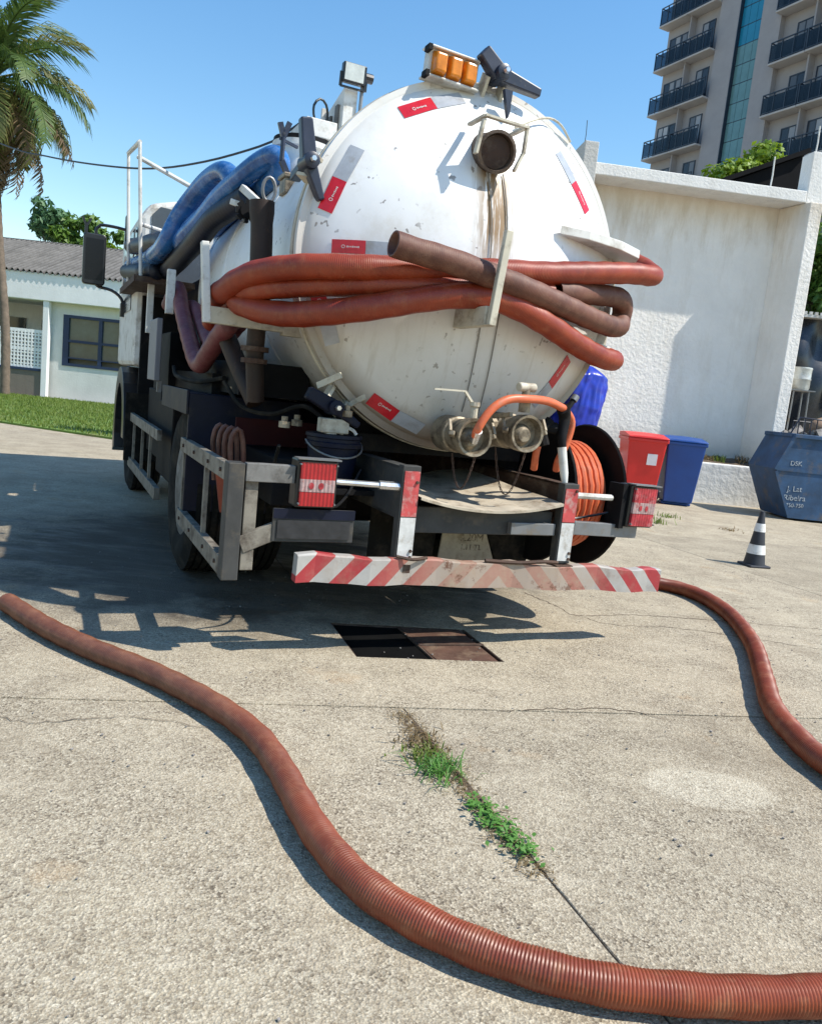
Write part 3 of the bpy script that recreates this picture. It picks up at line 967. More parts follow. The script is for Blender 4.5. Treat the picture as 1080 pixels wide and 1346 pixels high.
wv = ww.matrix_basis if False else Matrix.Translation((4.36, 12.85, 0)) @ Matrix.Rotation(R(6), 4, 'Z')
tuft("tall_weed", "tall green weed growing beside the blue bin on the planter bed", "weed", wv @ V(0.2, 0.35, 0.65), 70, 0.42, 0.25, MT['weed'], 11, 0.012, 0.5)
for k, (sx, hh, lab) in enumerate(((0.75, 0.16, "short yellowing grass tuft in the middle of the planter bed"),
                                    (1.15, 0.2, "dry grass tuft at the inner corner of the white wall fin"),
                                    (0.52, 0.14, "small dry tuft just right of the tall weed on the planter bed"))):
    tuft("grass_tuft", lab, "grass", wv @ V(sx, 0.5, 0.66), 60, hh, 0.3, MT['drygrass'] if k else MT['grass'], 20 + k, 0.008, 0.9)

# thin rods standing on the wall
for (x0, z0, h, lab) in ((-2.2, 5.355, 0.42, "thin antenna rod on top of the grey pillar"),
                         (0.95, 5.085, 0.55, "thin pale rod standing on the lintel in front of the lime tree"),
                         (1.62, 5.695, 0.5, "thin pale rod on top of the white corner pier")):
    b = MB()
    b.tube([(0, 0, 0), (0.01, 0, h * 0.5), (0.0, 0, h)], 0.012 if x0 > -1 else 0.006, 6)
    o = b.build("rod", MT['white'] if x0 > -1 else MT['wire'])
    o.location = wv @ V(x0, 0.6, z0)
    tag(o, lab, "rod")

# black roofed shed behind the wall
sh = thing("shed", "black sheet roof sloping up behind the right end of the white wall", "shed", (6.2, 16.6, 0), R(6))
b = MB()
b.prism([(-1.0, 5.95), (0.62, 6.70), (0.62, 6.61), (-1.0, 5.86)], -0.6, 3.0, (0, 0, 0), (1, 0, 0), (0, 0, 1), (0, 1, 0))
b.build("roof", MT['blackroof'], sh)
b = MB()
b.prism([(-0.9, 0.0), (0.56, 0.0), (0.56, 6.57), (-0.9, 5.88)], -0.5, 2.9, (0, 0, 0), (1, 0, 0), (0, 0, 1), (0, 1, 0))
b.build("wall", MT['blackroof'], sh)

# dark tarpaulin tunnel on the far right
tn = thing("storage_tunnel", "dark tarpaulin covered storage tunnel beyond the blue skip", "tunnel", (8.0, 18.0, 0), 0)
b = MB()
n = 28
vs, fs = [], []
for j in range(41):
    for i in range(n + 1):
        a = math.pi * i / n
        rr = 1.0 + 0.012 * math.cos(j * math.pi)
        vs.append((3.0 - 3.0 * math.cos(a) * rr, j * 0.15, 3.75 * math.sin(a) ** 0.7 * rr))
for j in range(40):
    for i in range(n):
        q = j * (n + 1) + i
        fs.append((q, q + 1, q + n + 2, q + n + 1))
b.add(vs, fs)
b.build("tarpaulin_cover", MT['tunnel'], tn, smooth=True)
b = MB()
vs, fs = [], []
for j in range(31):
    for i in range(61):
        x, z = -0.6 + 7.2 * i / 60, 3.80 * j / 30
        vs.append((x, -0.18 + 0.13 * math.sin(3.2 * x + 1.6 * z + 0.6 * math.sin(2 * z)) + 0.05 * math.sin(9 * x - 3 * z), z))
for j in range(30):
    for i in range(60):
        q = j * 61 + i
        fs.append((q, q + 1, q + 62, q + 61))
b.add(vs, fs)
b.build("end_curtain", MT['tunnel'], tn, smooth=True)
b = MB()
b.box((0.95, -0.41, 0.0), (1.85, -0.37, 2.6))
b.build("door_frame", MT['grey'], tn)
b = MB()
b.box((1.02, -0.425, 0.05), (1.78, -0.412, 2.52))
b.build("door", MT['navy'], tn)
b = MB()
for i in range(60):
    b.box((-0.6 + i * 0.12, -0.35, 3.86), (-0.6 + i * 0.12 + 0.06, -0.3, 3.92))
b.box((-0.6, -0.34, 3.80), (6.6, 0.1, 3.86))
b.build("white_eave", MT['white'], tn)

# ================================================================== HOTEL TOWER
ht = thing("hotel_tower", "tall beige apartment tower with dark balconies and a teal glass strip", "tower", (12.887, 54.497, 0), math.atan2(-0.88862, 0.45865))
# local x runs along the facade towards the camera, local -y is the facade's outside
H0, FH = 17.98, 2.69
LOWF, TOPF = -5, 7
def zf(k):
    return H0 + FH * k
zb, zt = 0.0, zf(TOPF) + 1.2
b = MB()
b.box((4.6, 0, zb), (6.12, 9, zt))
b.box((7.78, 0, zb), (9.15, 9, zt))
b.box((0.0, 0.35, zb), (4.6, 9, zt))
b.box((9.15, 0.35, zb), (17.5, 9, zt))
b.box((6.12, 0.30, zb), (7.78, 9, zt))
b.build("wall", MT['hotel'], ht)
rails, proto = [], {}
def balcony(x0, x1, k, dz=0.0):
    z = zf(k) + dz
    key = (x0, x1)
    if key not in proto:
        b = MB()
        b.box((x0 - 0.12, -0.42, -0.11), (x1, 0.36, 0.0))
        sl_ = b.build("balcony", MT['slab'], ht, bevel=0.02)
        b = MB()
        b.box((x0 - 0.1, -0.40, 1.02), (x1 - 0.02, -0.34, 1.07))
        b.box((x0 - 0.1, -0.40, 0.05), (x1 - 0.02, -0.34, 0.1))
        b.box((x0 - 0.1, -0.34, 1.02), (x0 - 0.05, 0.3, 1.07))
        npost = max(3, int((x1 - x0) / 0.55))
        for i in range(npost + 1):
            xx = x0 - 0.1 + (x1 - x0 + 0.03) * i / npost
            b.box((xx, -0.395, 0.0), (xx + 0.05, -0.345, 1.02))
        b.build("railing", MT['rail'], sl_)
        for i in range(npost):
            xa = x0 - 0.1 + (x1 - x0 + 0.03) * i / npost + 0.06
            xb = x0 - 0.1 + (x1 - x0 + 0.03) * (i + 1) / npost - 0.01
            b = MB()
            b.box((xa, -0.375, 0.12), (xb, -0.365, 0.9))
            b.build("glass_panel", MT['railglass'], sl_)
        proto[key] = sl_
        sl_.location = (0, 0, z)
    else:
        c = copy_child(proto[key], ht)
        c.location = (0, 0, z)
dproto = []
def door(x, w, k, dz=0.0):
    z = zf(k) + dz
    if not dproto:
        b = MB()
        b.box((-0.5, 0.30, 0.0), (-0.43, 0.348, 1.98))
        b.box((0.43, 0.30, 0.0), (0.5, 0.348, 1.98))
        b.box((-0.03, 0.31, 0.0), (0.03, 0.348, 1.92))
        b.box((-0.43, 0.30, 1.92), (0.43, 0.348, 1.98))
        f = b.build("balcony_door", MT['rail'], ht)
        for xa, xb in ((-0.425, -0.035), (0.035, 0.425)):
            b = MB()
            b.box((xa, 0.325, 0.02), (xb, 0.34, 1.915))
            b.build("pane", MT['pane_hotel'], f)
        dproto.append(f)
    else:
        f = copy_child(dproto[0], ht)
    f.location = (x, 0, z)
for k in range(LOWF, TOPF):
    balcony(0.0, 2.28, k)
    balcony(2.32, 4.56, k)
    for dx in (0.75, 1.75, 3.5):
        door(dx, 1, k)
    balcony(9.2, 11.35, k, 0.35)
    balcony(11.5, 14.0, k, 0.35)
    balcony(14.1, 16.4, k, 0.35)
    for dx in (10.55, 12.2, 13.4, 15.2):
        door(dx, 1, k, 0.35)
# party walls between balconies
for xx, th_ in ((2.29, 0.10), (11.37, 0.12), (14.02, 0.08)):
    b = MB()
    b.box((xx, -0.1, zb), (xx + th_ - 0.02, 0.345, zt))
    b.build("party_wall", MT['hotel'], ht)
# curtain glass strip
b = MB()
b.box((6.125, -0.03, zb), (6.165, 0.44, zt))
b.build("dark_edge_trim", MT['rail'], ht)
gp = {}
RH = 1.05
nrow = int((zt - 2) / RH)
for r_ in range(nrow):
    for q in range(3):
        key = r_ % 2
        x0 = 6.18 + q * 0.535
        teal = MT['teal2'] if 2.0 + r_ * RH > 22.8 else MT['teal']
        kk = (teal.name)
        if kk not in gp:
            b = MB()
            b.box((0, 0.20, 0), (0.515, 0.24, RH - 0.045))
            o = b.build("glazing_pane", teal, ht)
            gp[kk] = o
        else:
            o = gp[kk].copy()
            C.objects.link(o)
            o.parent = ht
        o.location = (x0, 0.0, 2.0 + r_ * RH)
b = MB()
for r_ in range(nrow + 1):
    b.box((6.17, 0.19, 1.96 + r_ * RH), (7.775, 0.25, 1.998 + r_ * RH))
b.build("mullion", MT['rail'], ht, kind='stuff')

# ================================================================== HOUSE (left)
hs = thing("white_house", "low white house with grey corrugated roof and blue window behind the lawn", "house", (-11.8, 25.0, 0), 0)
def hx(x):
    return x + 11.8
b = MB()
b.box((hx(-11.95), 0.25, 0.0), (hx(-11.45), 0.4, 3.0))
b.box((hx(-11.45), 0.25, 0.0), (hx(-9.3), 0.4, 1.06))
b.box((hx(-11.45), 0.25, 2.64), (hx(-9.3), 0.4, 3.0))
b.box((hx(-9.3), 0.25, 0.0), (hx(4), 0.4, 3.0))
b.build("front_wall", MT['house_wall'], hs)
b = MB()
b.box((hx(-26), 2.2, 0), (hx(-12.0), 2.35, 3.0))
b.box((hx(-11.95), 0.4, 0), (hx(-11.85), 2.2, 3.0))
b.build("porch_wall", MT['house_wall'], hs)
b = MB()
b.box((hx(-26), -0.1, 2.97), (hx(4), 0.06, 3.80))
b.build("fascia", MT['fascia'], hs, bevel=0.02)
b = MB()
b.box((hx(-26), 0.06, 2.97), (hx(4), 2.3, 3.05))
b.build("soffit", MT['house_wall'], hs)
b = MB()
b.box((hx(-26), 0.07, 3.06), (hx(4), 7, 3.70))
b.build("roof_void", MT['plinth'], hs)
for x in (-11.98, -14.9):
    b = MB()
    b.prism([(-0.09, 0.0), (0.09, 0.0), (0.09, 2.97), (-0.09, 2.97)], -0.06, 0.12, (hx(x) + 0.1, 0, 0), (1, 0, 0), (0, 0, 1), (0, 1, 0))
    b.build("column", MT['fascia'], hs, bevel=0.01)
b = MB()
b.box((hx(-26), 0.0, 0.0), (hx(-11.98), 0.1, 0.80))
b.build("porch_base", MT['plinth'], hs)
b = MB()
b.box((hx(-26), -0.03, 0.80), (hx(-11.98), 0.13, 0.88))
b.build("blue_sill", MT['blue_frame'], hs)
# breeze block screen: a lattice with real holes
b = MB()
x0, x1, z0, z1 = hx(-15.0), hx(-12.0), 0.9, 2.02
nx, nz = 28, 10
for i in range(nx + 1):
    x = x0 + (x1 - x0) * i / nx
    b.box((x - 0.022, 0.01, z0), (x + 0.022, 0.09, z1))
for j in range(nz + 1):
    z = z0 + (z1 - z0) * j / nz
    b.box((x0, 0.013, z - 0.022 - (0.03 if j in (0, 5, 10) else 0)), (x1, 0.087, z + 0.022 + (0.03 if j in (0, 5, 10) else 0)))
o = b.build("breeze_block_screen", MT['fascia'], hs)
b = MB()
b.box((hx(-13.05), 2.14, 0.4), (hx(-12.35), 2.19, 2.5))
b.box((hx(-14.6), 2.14, 0.0), (hx(-13.6), 2.19, 2.5))
b.build("dark_doorway", MT['glass_dark'], hs)
w_ = MB()
for xa, xb, za, zz in ((-11.45, -11.27, 1.06, 2.64), (-10.33, -10.22, 1.15, 2.55), (-9.38, -9.3, 1.06, 2.64), (-11.27, -9.38, 2.55, 2.64), (-11.27, -9.38, 1.06, 1.15), (-11.27, -10.33, 1.80, 1.88), (-10.22, -9.38, 1.80, 1.88), (-11.27, -10.33, 1.3, 1.34), (-10.22, -9.38, 1.3, 1.34)):
    w_.box((hx(xa), 0.22, za), (hx(xb), 0.33, zz))
wf = w_.build("window", MT['blue_frame'], hs)
for xa, xb in ((-11.27, -10.33), (-10.22, -9.38)):
    for za, zz in ((1.34, 1.80), (1.88, 2.55)):
        p = MB()
        p.box((hx(xa), 0.29, za), (hx(xb), 0.30, zz))
        p.build("pane", MT['pane_house'], wf)
b = MB()
b.box((hx(-11.4), 0.45, 1.06), (hx(-9.3), 0.5, 2.64))
b.build("blind", MT['curtain'], hs)
# corrugated fibre cement sheets, each its own piece
sheet = None
for k in range(17):
    if sheet is None:
        b = MB()
        nxs = 36
        wdt = 1.06
        vs = []
        for (yy, zz) in ((-0.16, 3.80), (4.1, 5.26)):
            for dzz in (0.0, 0.012):
                for i in range(nxs + 1):
                    x = wdt * i / nxs
                    vs.append((x, yy, zz + dzz + 0.05 * math.cos(2 * math.pi * x / 0.177)))
        N = nxs + 1
        fs = []
        for i in range(nxs):
            fs += [(N + i, N + i + 1, 3 * N + i + 1, 3 * N + i), (i + 1, i, 2 * N + i, 2 * N + i + 1), (i, i + 1, N + i + 1, N + i)]
        b.add(vs, fs)
        sheet = b.build("roof_sheet", MT['roofsheet'], hs, smooth=True)
        o = sheet
    else:
        o = sheet.copy()
        C.objects.link(o)
        o.parent = hs
    o.location = (hx(-18.4 + k * 1.062), 0, 0.004 * (k % 2))
b = MB()
b.tube([(hx(-18.4), 4.12, 5.27), (hx(0), 4.12, 5.27)], 0.07, 8)
b.build("ridge_cap", MT['roofsheet'], hs, smooth=True)
b = MB()
b.prism([(4.2, 5.20), (8.3, 3.75), (8.3, 3.7), (4.2, 5.15)], hx(-18.4), hx(0), (0, 0, 0), (0, 1, 0), (0, 0, 1), (1, 0, 0))
b.build("rear_roof", MT['roofsheet'], hs)

# ================================================================== TREES
rg = random.Random(21)
cl = [c for c in rand_clumps(rg, 15, 0, 0, 5.95, 1.4, 1.2, 0.9, 0.35, 0.55)]
tree("leafy_tree", "bushy green tree rising behind the corrugated roof of the house", (-14.0, 33, 0), cl, 2600, 0.17, MT['leaf'], 0.14, 5)
rg = random.Random(29)
tree("leafy_tree", "cool green leafy tree behind the roof, nearest the palm", (-15.8, 33.5, 0), rand_clumps(rg, 12, 0, 0, 6.6, 0.8, 0.9, 1.0, 0.3, 0.5), 1300, 0.16, MT['leaf_teal'], 0.12, 6)
rg = random.Random(33)
tree("leafy_tree", "light green tree behind the black truck mirror", (-12.6, 31.5, 0), rand_clumps(rg, 9, 0, 0, 5.3, 0.9, 0.9, 0.6, 0.4, 0.6), 1300, 0.16, MT['leaf_lime'], 0.12, 8)
rg = random.Random(35)
tree("leafy_tree", "lime green tree behind the white wall and under the tower", (8.0, 22.4, 0), rand_clumps(rg, 16, 0.25, 0, 7.95, 1.2, 0.9, 0.75, 0.35, 0.55), 4200, 0.11, MT['leaf_lime'], 0.13, 9)
rg = random.Random(36)
tree("leafy_tree", "dark green tree beyond the wall fin at the right edge, above the tarpaulin tunnel", (10.9, 23.0, 0), rand_clumps(rg, 24, 0, 0, 5.9, 1.5, 1.4, 1.7, 0.6, 0.9), 7000, 0.13, MT['leaf'], 0.16, 10)

# palm
pm = thing("palm_tree", "tall palm with green and dead hanging fronds beside the white house", "palm tree", (-12.42, 23.7, 0))
b = MB()
tp = spline([(0, 0, 0), (-0.05, 0, 2), (-0.35, 0, 5), (-0.62, 0.0, 9.0)], 0.16)
b.tube(tp, 0.17, 10, rf=lambda i: 0.128 - 0.0007 * i + (0.012 if i % 2 else 0))
b.build("trunk", MT['palm_bark'], pm, smooth=True)
def frond_mesh(seed, L, droop, leafl, ragged=0.0):
    rg = random.Random(seed)
    b = MB()
    pts = []
    n = 22
    for i in range(n + 1):
        t = i / n
        ang = 0.15 - droop * t ** 1.5
        pts.append((t, ang))
    P = [Vector((0, 0, 0))]
    for i in range(1, n + 1):
        a = pts[i][1]
        P.append(P[-1] + Vector((math.cos(a), 0, math.sin(a))) * (L / n))
    b.tube(P, 0.03, 5, rf=lambda i: 0.035 * (1 - i / (n + 2)) + 0.004)
    m_ = 50
    for k in range(m_):
        t = 0.1 + 0.9 * k / m_
        q = t * n
        i = min(n - 1, int(q))
        p = P[i].lerp(P[i + 1], q - i)
        d = (P[i + 1] - P[i]).normalized()
        ll = leafl * (0.35 + 0.65 * math.sin(math.pi * min(1, t * 0.85 + 0.12))) * rg.uniform(0.8, 1.1)
        for sg in (-1, 1):
            if rg.random() < ragged:
                continue
            side = Vector((0, sg, 0))
            out = (d * 0.75 + side * 0.75 + V(0, 0, rg.uniform(-0.05, 0.25))).normalized()
            mid = p + out * ll * 0.5
            tip = p + out * ll * 0.72 + V(0, 0, -ll * rg.uniform(0.35, 0.65))
            wv_ = d * 0.026
            i0 = len(b.v)
            b.v += [tuple(p - wv_), tuple(p + wv_), tuple(mid - wv_ * 1.1), tuple(mid + wv_ * 1.1), tuple(tip)]
            b.f += [(i0, i0 + 1, i0 + 3, i0 + 2), (i0 + 2, i0 + 3, i0 + 4)]
            b.mi += [0, 0]
    return b
fr = {}
def frond(kind, seed, L, droop, leafl, ragged, m, az, el, dz=0):
    key = (kind, seed)
    if key not in fr:
        o = frond_mesh(seed, L, droop, leafl, ragged).build("frond", m, pm)
        fr[key] = o
    else:
        o = fr[key].copy()
        C.objects.link(o)
        o.parent = pm
    o.location = (-0.62 + 0.12 * math.cos(az), 0.12 * math.sin(az), 8.95 + dz)
    o.rotation_euler = (Matrix.Rotation(az, 3, 'Z') @ Matrix.Rotation(-el, 3, 'Y')).to_euler()
rg = random.Random(12)
for k in range(27):
    az = k * 2.39996
    el = 1.35 - 1.55 * (k / 26.0)
    sd = k % 4
    frond('g', sd, 2.85 + 0.12 * sd, 1.35 + 0.1 * sd, 0.95, 0.04, MT['palm'] if sd else MT['palm_y'], az, el, 0.15 - k * 0.012)
for k in range(12):
    az = k * 2.39996 + 0.5
    frond('y', k % 2, 2.7, 1.5, 0.9, 0.1, MT['palm_y'], az, -0.25 - 0.08 * k, -0.15)
for az, el, dz in ((0.1, -0.55, -0.2), (-0.5, -0.75, -0.3), (0.6, -0.95, -0.3), (-1.2, -0.9, -0.35), (2.4, -0.9, -0.3), (-0.15, -1.15, -0.45), (4.4, -0.9, -0.3), (0.3, -1.35, -0.4), (-0.7, -1.3, -0.5), (0.9, -1.4, -0.5), (-1.6, -1.4, -0.4), (1.8, -1.45, -0.4), (2.8, -1.35, -0.4), (0.0, -1.45, -0.6)):
    frond('d', int(az * 10) % 2, 2.9, 0.75, 0.75, 0.3, MT['palm_d'], az, el, dz)

# overhead cable from the left, past the tank, to the lamp mast on the truck roof line
b = MB()
b.tube(spline([(-13, 15.2, 6.6), (-7.6, 10.98, 4.45), (-4.61, 8.54, 3.34), (-3.82, 7.91, 3.11), (-3.05, 7.28, 2.93), (-2.39, 6.75, 2.82), (-1.83, 6.29, 2.80), (-1.34, 5.9, 2.84), (-1.16, 5.75, 2.88), (-1.0, 5.62, 2.95)], 0.15), 0.008, 6)
o = b.build("overhead_cable", MT['wire'], smooth=True)
tag(o, "thin dark cable sagging from the palm to the top of the tank", "cable")
# ================================================================== TANKER TRUCK
# truck frame: x to its right, y forward, z up; origin on the ground under the striped rear bumper
TR_LOC, TR_RZ = (0.3535, 3.7582, 0.0), R(25.2)
tk = thing("tanker_truck", "white vacuum tanker truck seen from behind with striped bumper", "tanker truck", TR_LOC, TR_RZ)
TANK_C = Vector((0, 0, 1.85))
R0, DD = 0.88, 0.32
RS = (R0 ** 2 + DD ** 2) / (2 * DD)
def dome_y(x, z):
    r = math.hypot(x, z - 1.85)
    r = min(r, 0.875)
    return 0.45 - DD + RS - math.sqrt(RS * RS - r * r)
def on_dome(x, z, off=0.0):
    p = Vector((x, dome_y(x, z), z))
    c = Vector((0, 0.45 - DD + RS, 1.85))
    return p + (p - c).normalized() * off

# --- tank shell
prof = [(0.50, 0.84), (0.52, 0.862), (0.60, 0.865)]
for k in range(1, 30):
    prof.append((0.6 + 2.75 * k / 29, 0.865))
for k in range(1, 9):
    a = math.pi / 2 * k / 8
    prof.append((3.35 + 0.30 * math.sin(a), 0.865 * (0.25 + 0.75 * math.cos(a)) if k < 8 else 0.22))
b = MB()
b.lathe(prof, (0, 0, 1.85), (0, 1, 0), 96, cap0=False)
tank = b.build("tank", MT['tank'], tk, smooth=True)
b = MB()
pr = []
for k in range(0, 25):
    r = 0.845 * k / 24
    pr.append((0.45 - DD + RS - math.sqrt(RS * RS - r * r) if k else 0.45 - DD + 0.0, max(r, 0.002)))
ylast = pr[-1][0]
pr += [(ylast + 0.012, 0.862), (ylast + 0.03, 0.874), (0.445, 0.878)]
b.lathe(pr, (0, 0, 1.85), (0, 1, 0), 112, cap1=False)
dome = b.build("rear_door", MT['tank'], tk, smooth=True)
b = MB()
b.lathe([(0.445, 0.86), (0.447, 0.905), (0.475, 0.908), (0.478, 0.86)], (0, 0, 1.85), (0, 1, 0), 112, False, False)
b.build("rim_flange", MT['tank'], dome, smooth=True)
b = MB()
b.lathe([(0.484, 0.85), (0.486, 0.912), (0.522, 0.912), (0.526, 0.868)], (0, 0, 1.85), (0, 1, 0), 112, False, False)
b.build("tank_flange", MT['cream'], tank, smooth=True)
b = MB()
b.lathe([(0.527, 0.90), (0.56, 0.902), (0.60, 0.893), (0.635, 0.872), (0.65, 0.864)], (0, 0, 1.85), (0, 1, 0), 112, False, False)
b.build("collar", MT['tank'], tank, smooth=True)
b = MB()
b.lathe([(0.476, 0.885), (0.488, 0.885)], (0, 0, 1.85), (0, 1, 0), 96, False, False)
b.build("gasket", MT['black'], tank, smooth=True)
for yy in (1.35, 2.35, 3.2):
    b = MB()
    b.lathe([(yy, 0.864), (yy + 0.004, 0.872), (yy + 0.05, 0.872), (yy + 0.054, 0.864)], (0, 0, 1.85), (0, 1, 0), 96, False, False)
    b.build("weld_band", MT['tank'], tank, smooth=True)
# reflective strips bent to the door
def strip(pts, half, off, m, name, parent, t0=0.0, t1=1.0, n=10):
    P = [Vector((p[0], p[1])) for p in pts]
    tot = (P[1] - P[0]).length + (P[2] - P[1]).length
    def at(t):
        d = t * tot
        l0 = (P[1] - P[0]).length
        return P[0].lerp(P[1], d / l0) if d <= l0 else P[1].lerp(P[2], (d - l0) / (tot - l0))
    vs, fs = [], []
    for i in range(n + 1):
        t = t0 + (t1 - t0) * i / n
        q = at(t)
        dr = (P[2] - P[0]).normalized()
        nn = Vector((-dr.y, dr.x))
        for s_ in (-1, -0.33, 0.33, 1):
            w = q + nn * (half * s_)
            vs.append(on_dome(w.x, w.y, off))
        for s_ in (-1, -0.33, 0.33, 1):
            w = q + nn * (half * s_)
            vs.append(on_dome(w.x, w.y, off - 0.0015))
    for i in range(n):
        a = i * 8
        for k in range(3):
            fs.append((a + k, a + 8 + k, a + 9 + k, a + 1 + k))
        fs.append((a, a + 4, a + 12, a + 8))
        fs.append((a + 3, a + 11, a + 15, a + 7))
    b = MB()
    b.add(vs, fs)
    return b.build(name, m, parent)
STR = {'top': ([(-0.472, 2.501), (-0.326, 2.574), (-0.165, 2.640)], 0.52, True),
       'upL': ([(-0.797, 2.001), (-0.743, 2.147), (-0.668, 2.304)], 0.48, True),
       'midL': ([(-0.761, 1.847), (-0.636, 1.853), (-0.49, 1.858)], 0.5, True),
       'lowL': ([(-0.800, 1.640), (-0.750, 1.530), (-0.700, 1.410)], 0.5, True),
       'botL': ([(-0.484, 1.177), (-0.344, 1.103), (-0.192, 1.046)], 0.5, True),
       'botR': ([(0.582, 1.491), (0.5, 1.342), (0.421, 1.229)], 0.56, True),
       'upR': ([(0.585, 2.241), (0.474, 2.378), (0.387, 2.503)], 0.5, True)}
for k, (pts, cut, redfirst) in STR.items():
    rs_ = strip(pts, 0.03, 0.003, MT['ref_red'], "red_reflective_strip", dome, 0.0, cut)
    strip(pts, 0.03, 0.003, MT['ref_grey'], "silver_reflective_strip", dome, cut + 0.002, 1.0)
    # small white ring and word printed on the red half
    P0, P1 = Vector(pts[0]), Vector(pts[2])
    d2 = (P1 - P0).normalized()
    if d2.x < 0:
        d2 = -d2
    midp = P0.lerp(P1, cut * 0.5)
    b = MB()
    c0 = midp - d2 * 0.022
    vs = []
    for q in range(10):
        a = 2 * math.pi * q / 10
        for rr in (0.0055, 0.008):
            w = c0 + Vector((math.cos(a), math.sin(a))) * rr
            vs.append(on_dome(w.x, w.y, 0.0045))
    b.add(vs, [(2 * q, 2 * q + 1, (2 * q + 3) % 20, (2 * q + 2) % 20) for q in range(10)])
    nn = Vector((-d2.y, d2.x))
    for q in range(7):
        w0 = midp + d2 * (-0.008 + 0.0075 * q)
        h_ = 0.0028 if q % 3 else 0.0042
        qd = [w0 + nn * h_, w0 - nn * h_, w0 + d2 * 0.0045 - nn * h_, w0 + d2 * 0.0045 + nn * h_]
        b.add([on_dome(w.x, w.y, 0.0045) for w in qd], [(0, 1, 2, 3)])
    b.build("printed_mark", MT['white'], dome)
# small square sticker on the barrel side
b = MB()
vs = []
for i in range(3):
    a = R(252 + 2.4 * i)
    for yy in (2.25, 2.40):
        vs.append((0.867 * math.sin(a), yy, 1.85 + 0.867 * math.cos(a)))
a_mid = None
b.add(vs, [(0, 1, 3, 2), (2, 3, 5, 4)])
b.build("sticker", MT['rusty'], tank)

# --- upper outlet with square guard frame
oc = on_dome(-0.075, 2.375)
b = MB()
b.lathe([(0.05, 0.088), (-0.10, 0.088), (-0.105, 0.094), (-0.12, 0.094), (-0.122, 0.08), (-0.09, 0.075), (-0.09, 0.002)], oc, Vector((0.12, 1, 0.22)), 28, False, True)
outlet = b.build("top_outlet", MT['pipe_rust'], dome, smooth=True)
b = MB()
b.lathe([(-0.104, 0.022), (-0.098, 0.072), (-0.09, 0.072)], oc, Vector((0.12, 1, 0.22)), 24)
b.build("outlet_plug", MT['rusty'], outlet, smooth=True)
b = MB()
y1 = oc.y - 0.13
b.bar((-0.18, y1, 2.485), (0.05, y1, 2.48), 0.026, 0.010, (0, 0, 1))
b.bar((0.045, y1, 2.485), (0.04, y1, 2.365), 0.022, 0.012, (1, 0, 0))
b.bar((0.04, y1, 2.37), (0.0, y1, 2.28), 0.022, 0.012, (1, 0, 0))
b.bar((-0.175, y1, 2.485), (-0.175, oc.y + 0.03, 2.485), 0.022, 0.012)
b.bar((0.045, y1, 2.485), (0.045, oc.y + 0.03, 2.485), 0.022, 0.012)
b.build("guard_frame", MT['cream'], dome)
b = MB()
b.bar((-0.178, y1 + 0.01, 2.47), (-0.20, y1 + 0.015, 2.32), 0.012, 0.03)
b.build("guard_side_bar", MT['cream'], dome)

# --- beacon box with three amber lamps
bb = MB()
Mx = Matrix.Translation((-0.225, 0.40, 2.755)) @ Matrix.Rotation(R(2), 4, 'Y') @ Matrix.Scale(0.80, 4)
bb.box((-0.165, 0.0, -0.075), (0.165, 0.07, 0.085), Mx)
bb.box((-0.185, -0.035, 0.075), (0.17, 0.07, 0.088), Mx)
bb.box((-0.185, -0.035, -0.088), (0.17, 0.07, -0.073), Mx)
beacon = bb.build("beacon_box", MT['white'], tk, bevel=0.004)
b = MB()
b.box((-0.19, -0.045, -0.092), (-0.166, 0.02, -0.06), Mx)
b.box((-0.19, -0.045, 0.05), (-0.166, 0.02, 0.082), Mx)
b.build("end_catch", MT['black'], beacon)
for k in range(3):
    x0 = -0.145 + k * 0.10
    b = MB()
    z0, z1, y0 = -0.066, 0.068, -0.058
    vs = []
    for (zz, yy, ins) in ((z0, -0.001, 0.0), (z0 + 0.012, y0, 0.012), (z1 - 0.02, y0, 0.012), (z1, -0.001, 0.0)):
        vs += [Mx @ V(x0 + ins * 0.8, yy, zz), Mx @ V(x0 + 0.088 - ins * 0.8, yy, zz)]
    b.add(vs, [(0, 1, 3, 2), (2, 3, 5, 4), (4, 5, 7, 6), (0, 2, 4, 6), (1, 7, 5, 3)])
    b.build("amber_lamp", MT['amber'], beacon, bevel=0.008)
b = MB()
b.bar((-0.30, 0.46, 2.60), (-0.30, 0.46, 2.69), 0.03)
b.bar((-0.12, 0.46, 2.66), (-0.12, 0.46, 2.70), 0.03)
b.build("beacon_foot", MT['white'], tk)

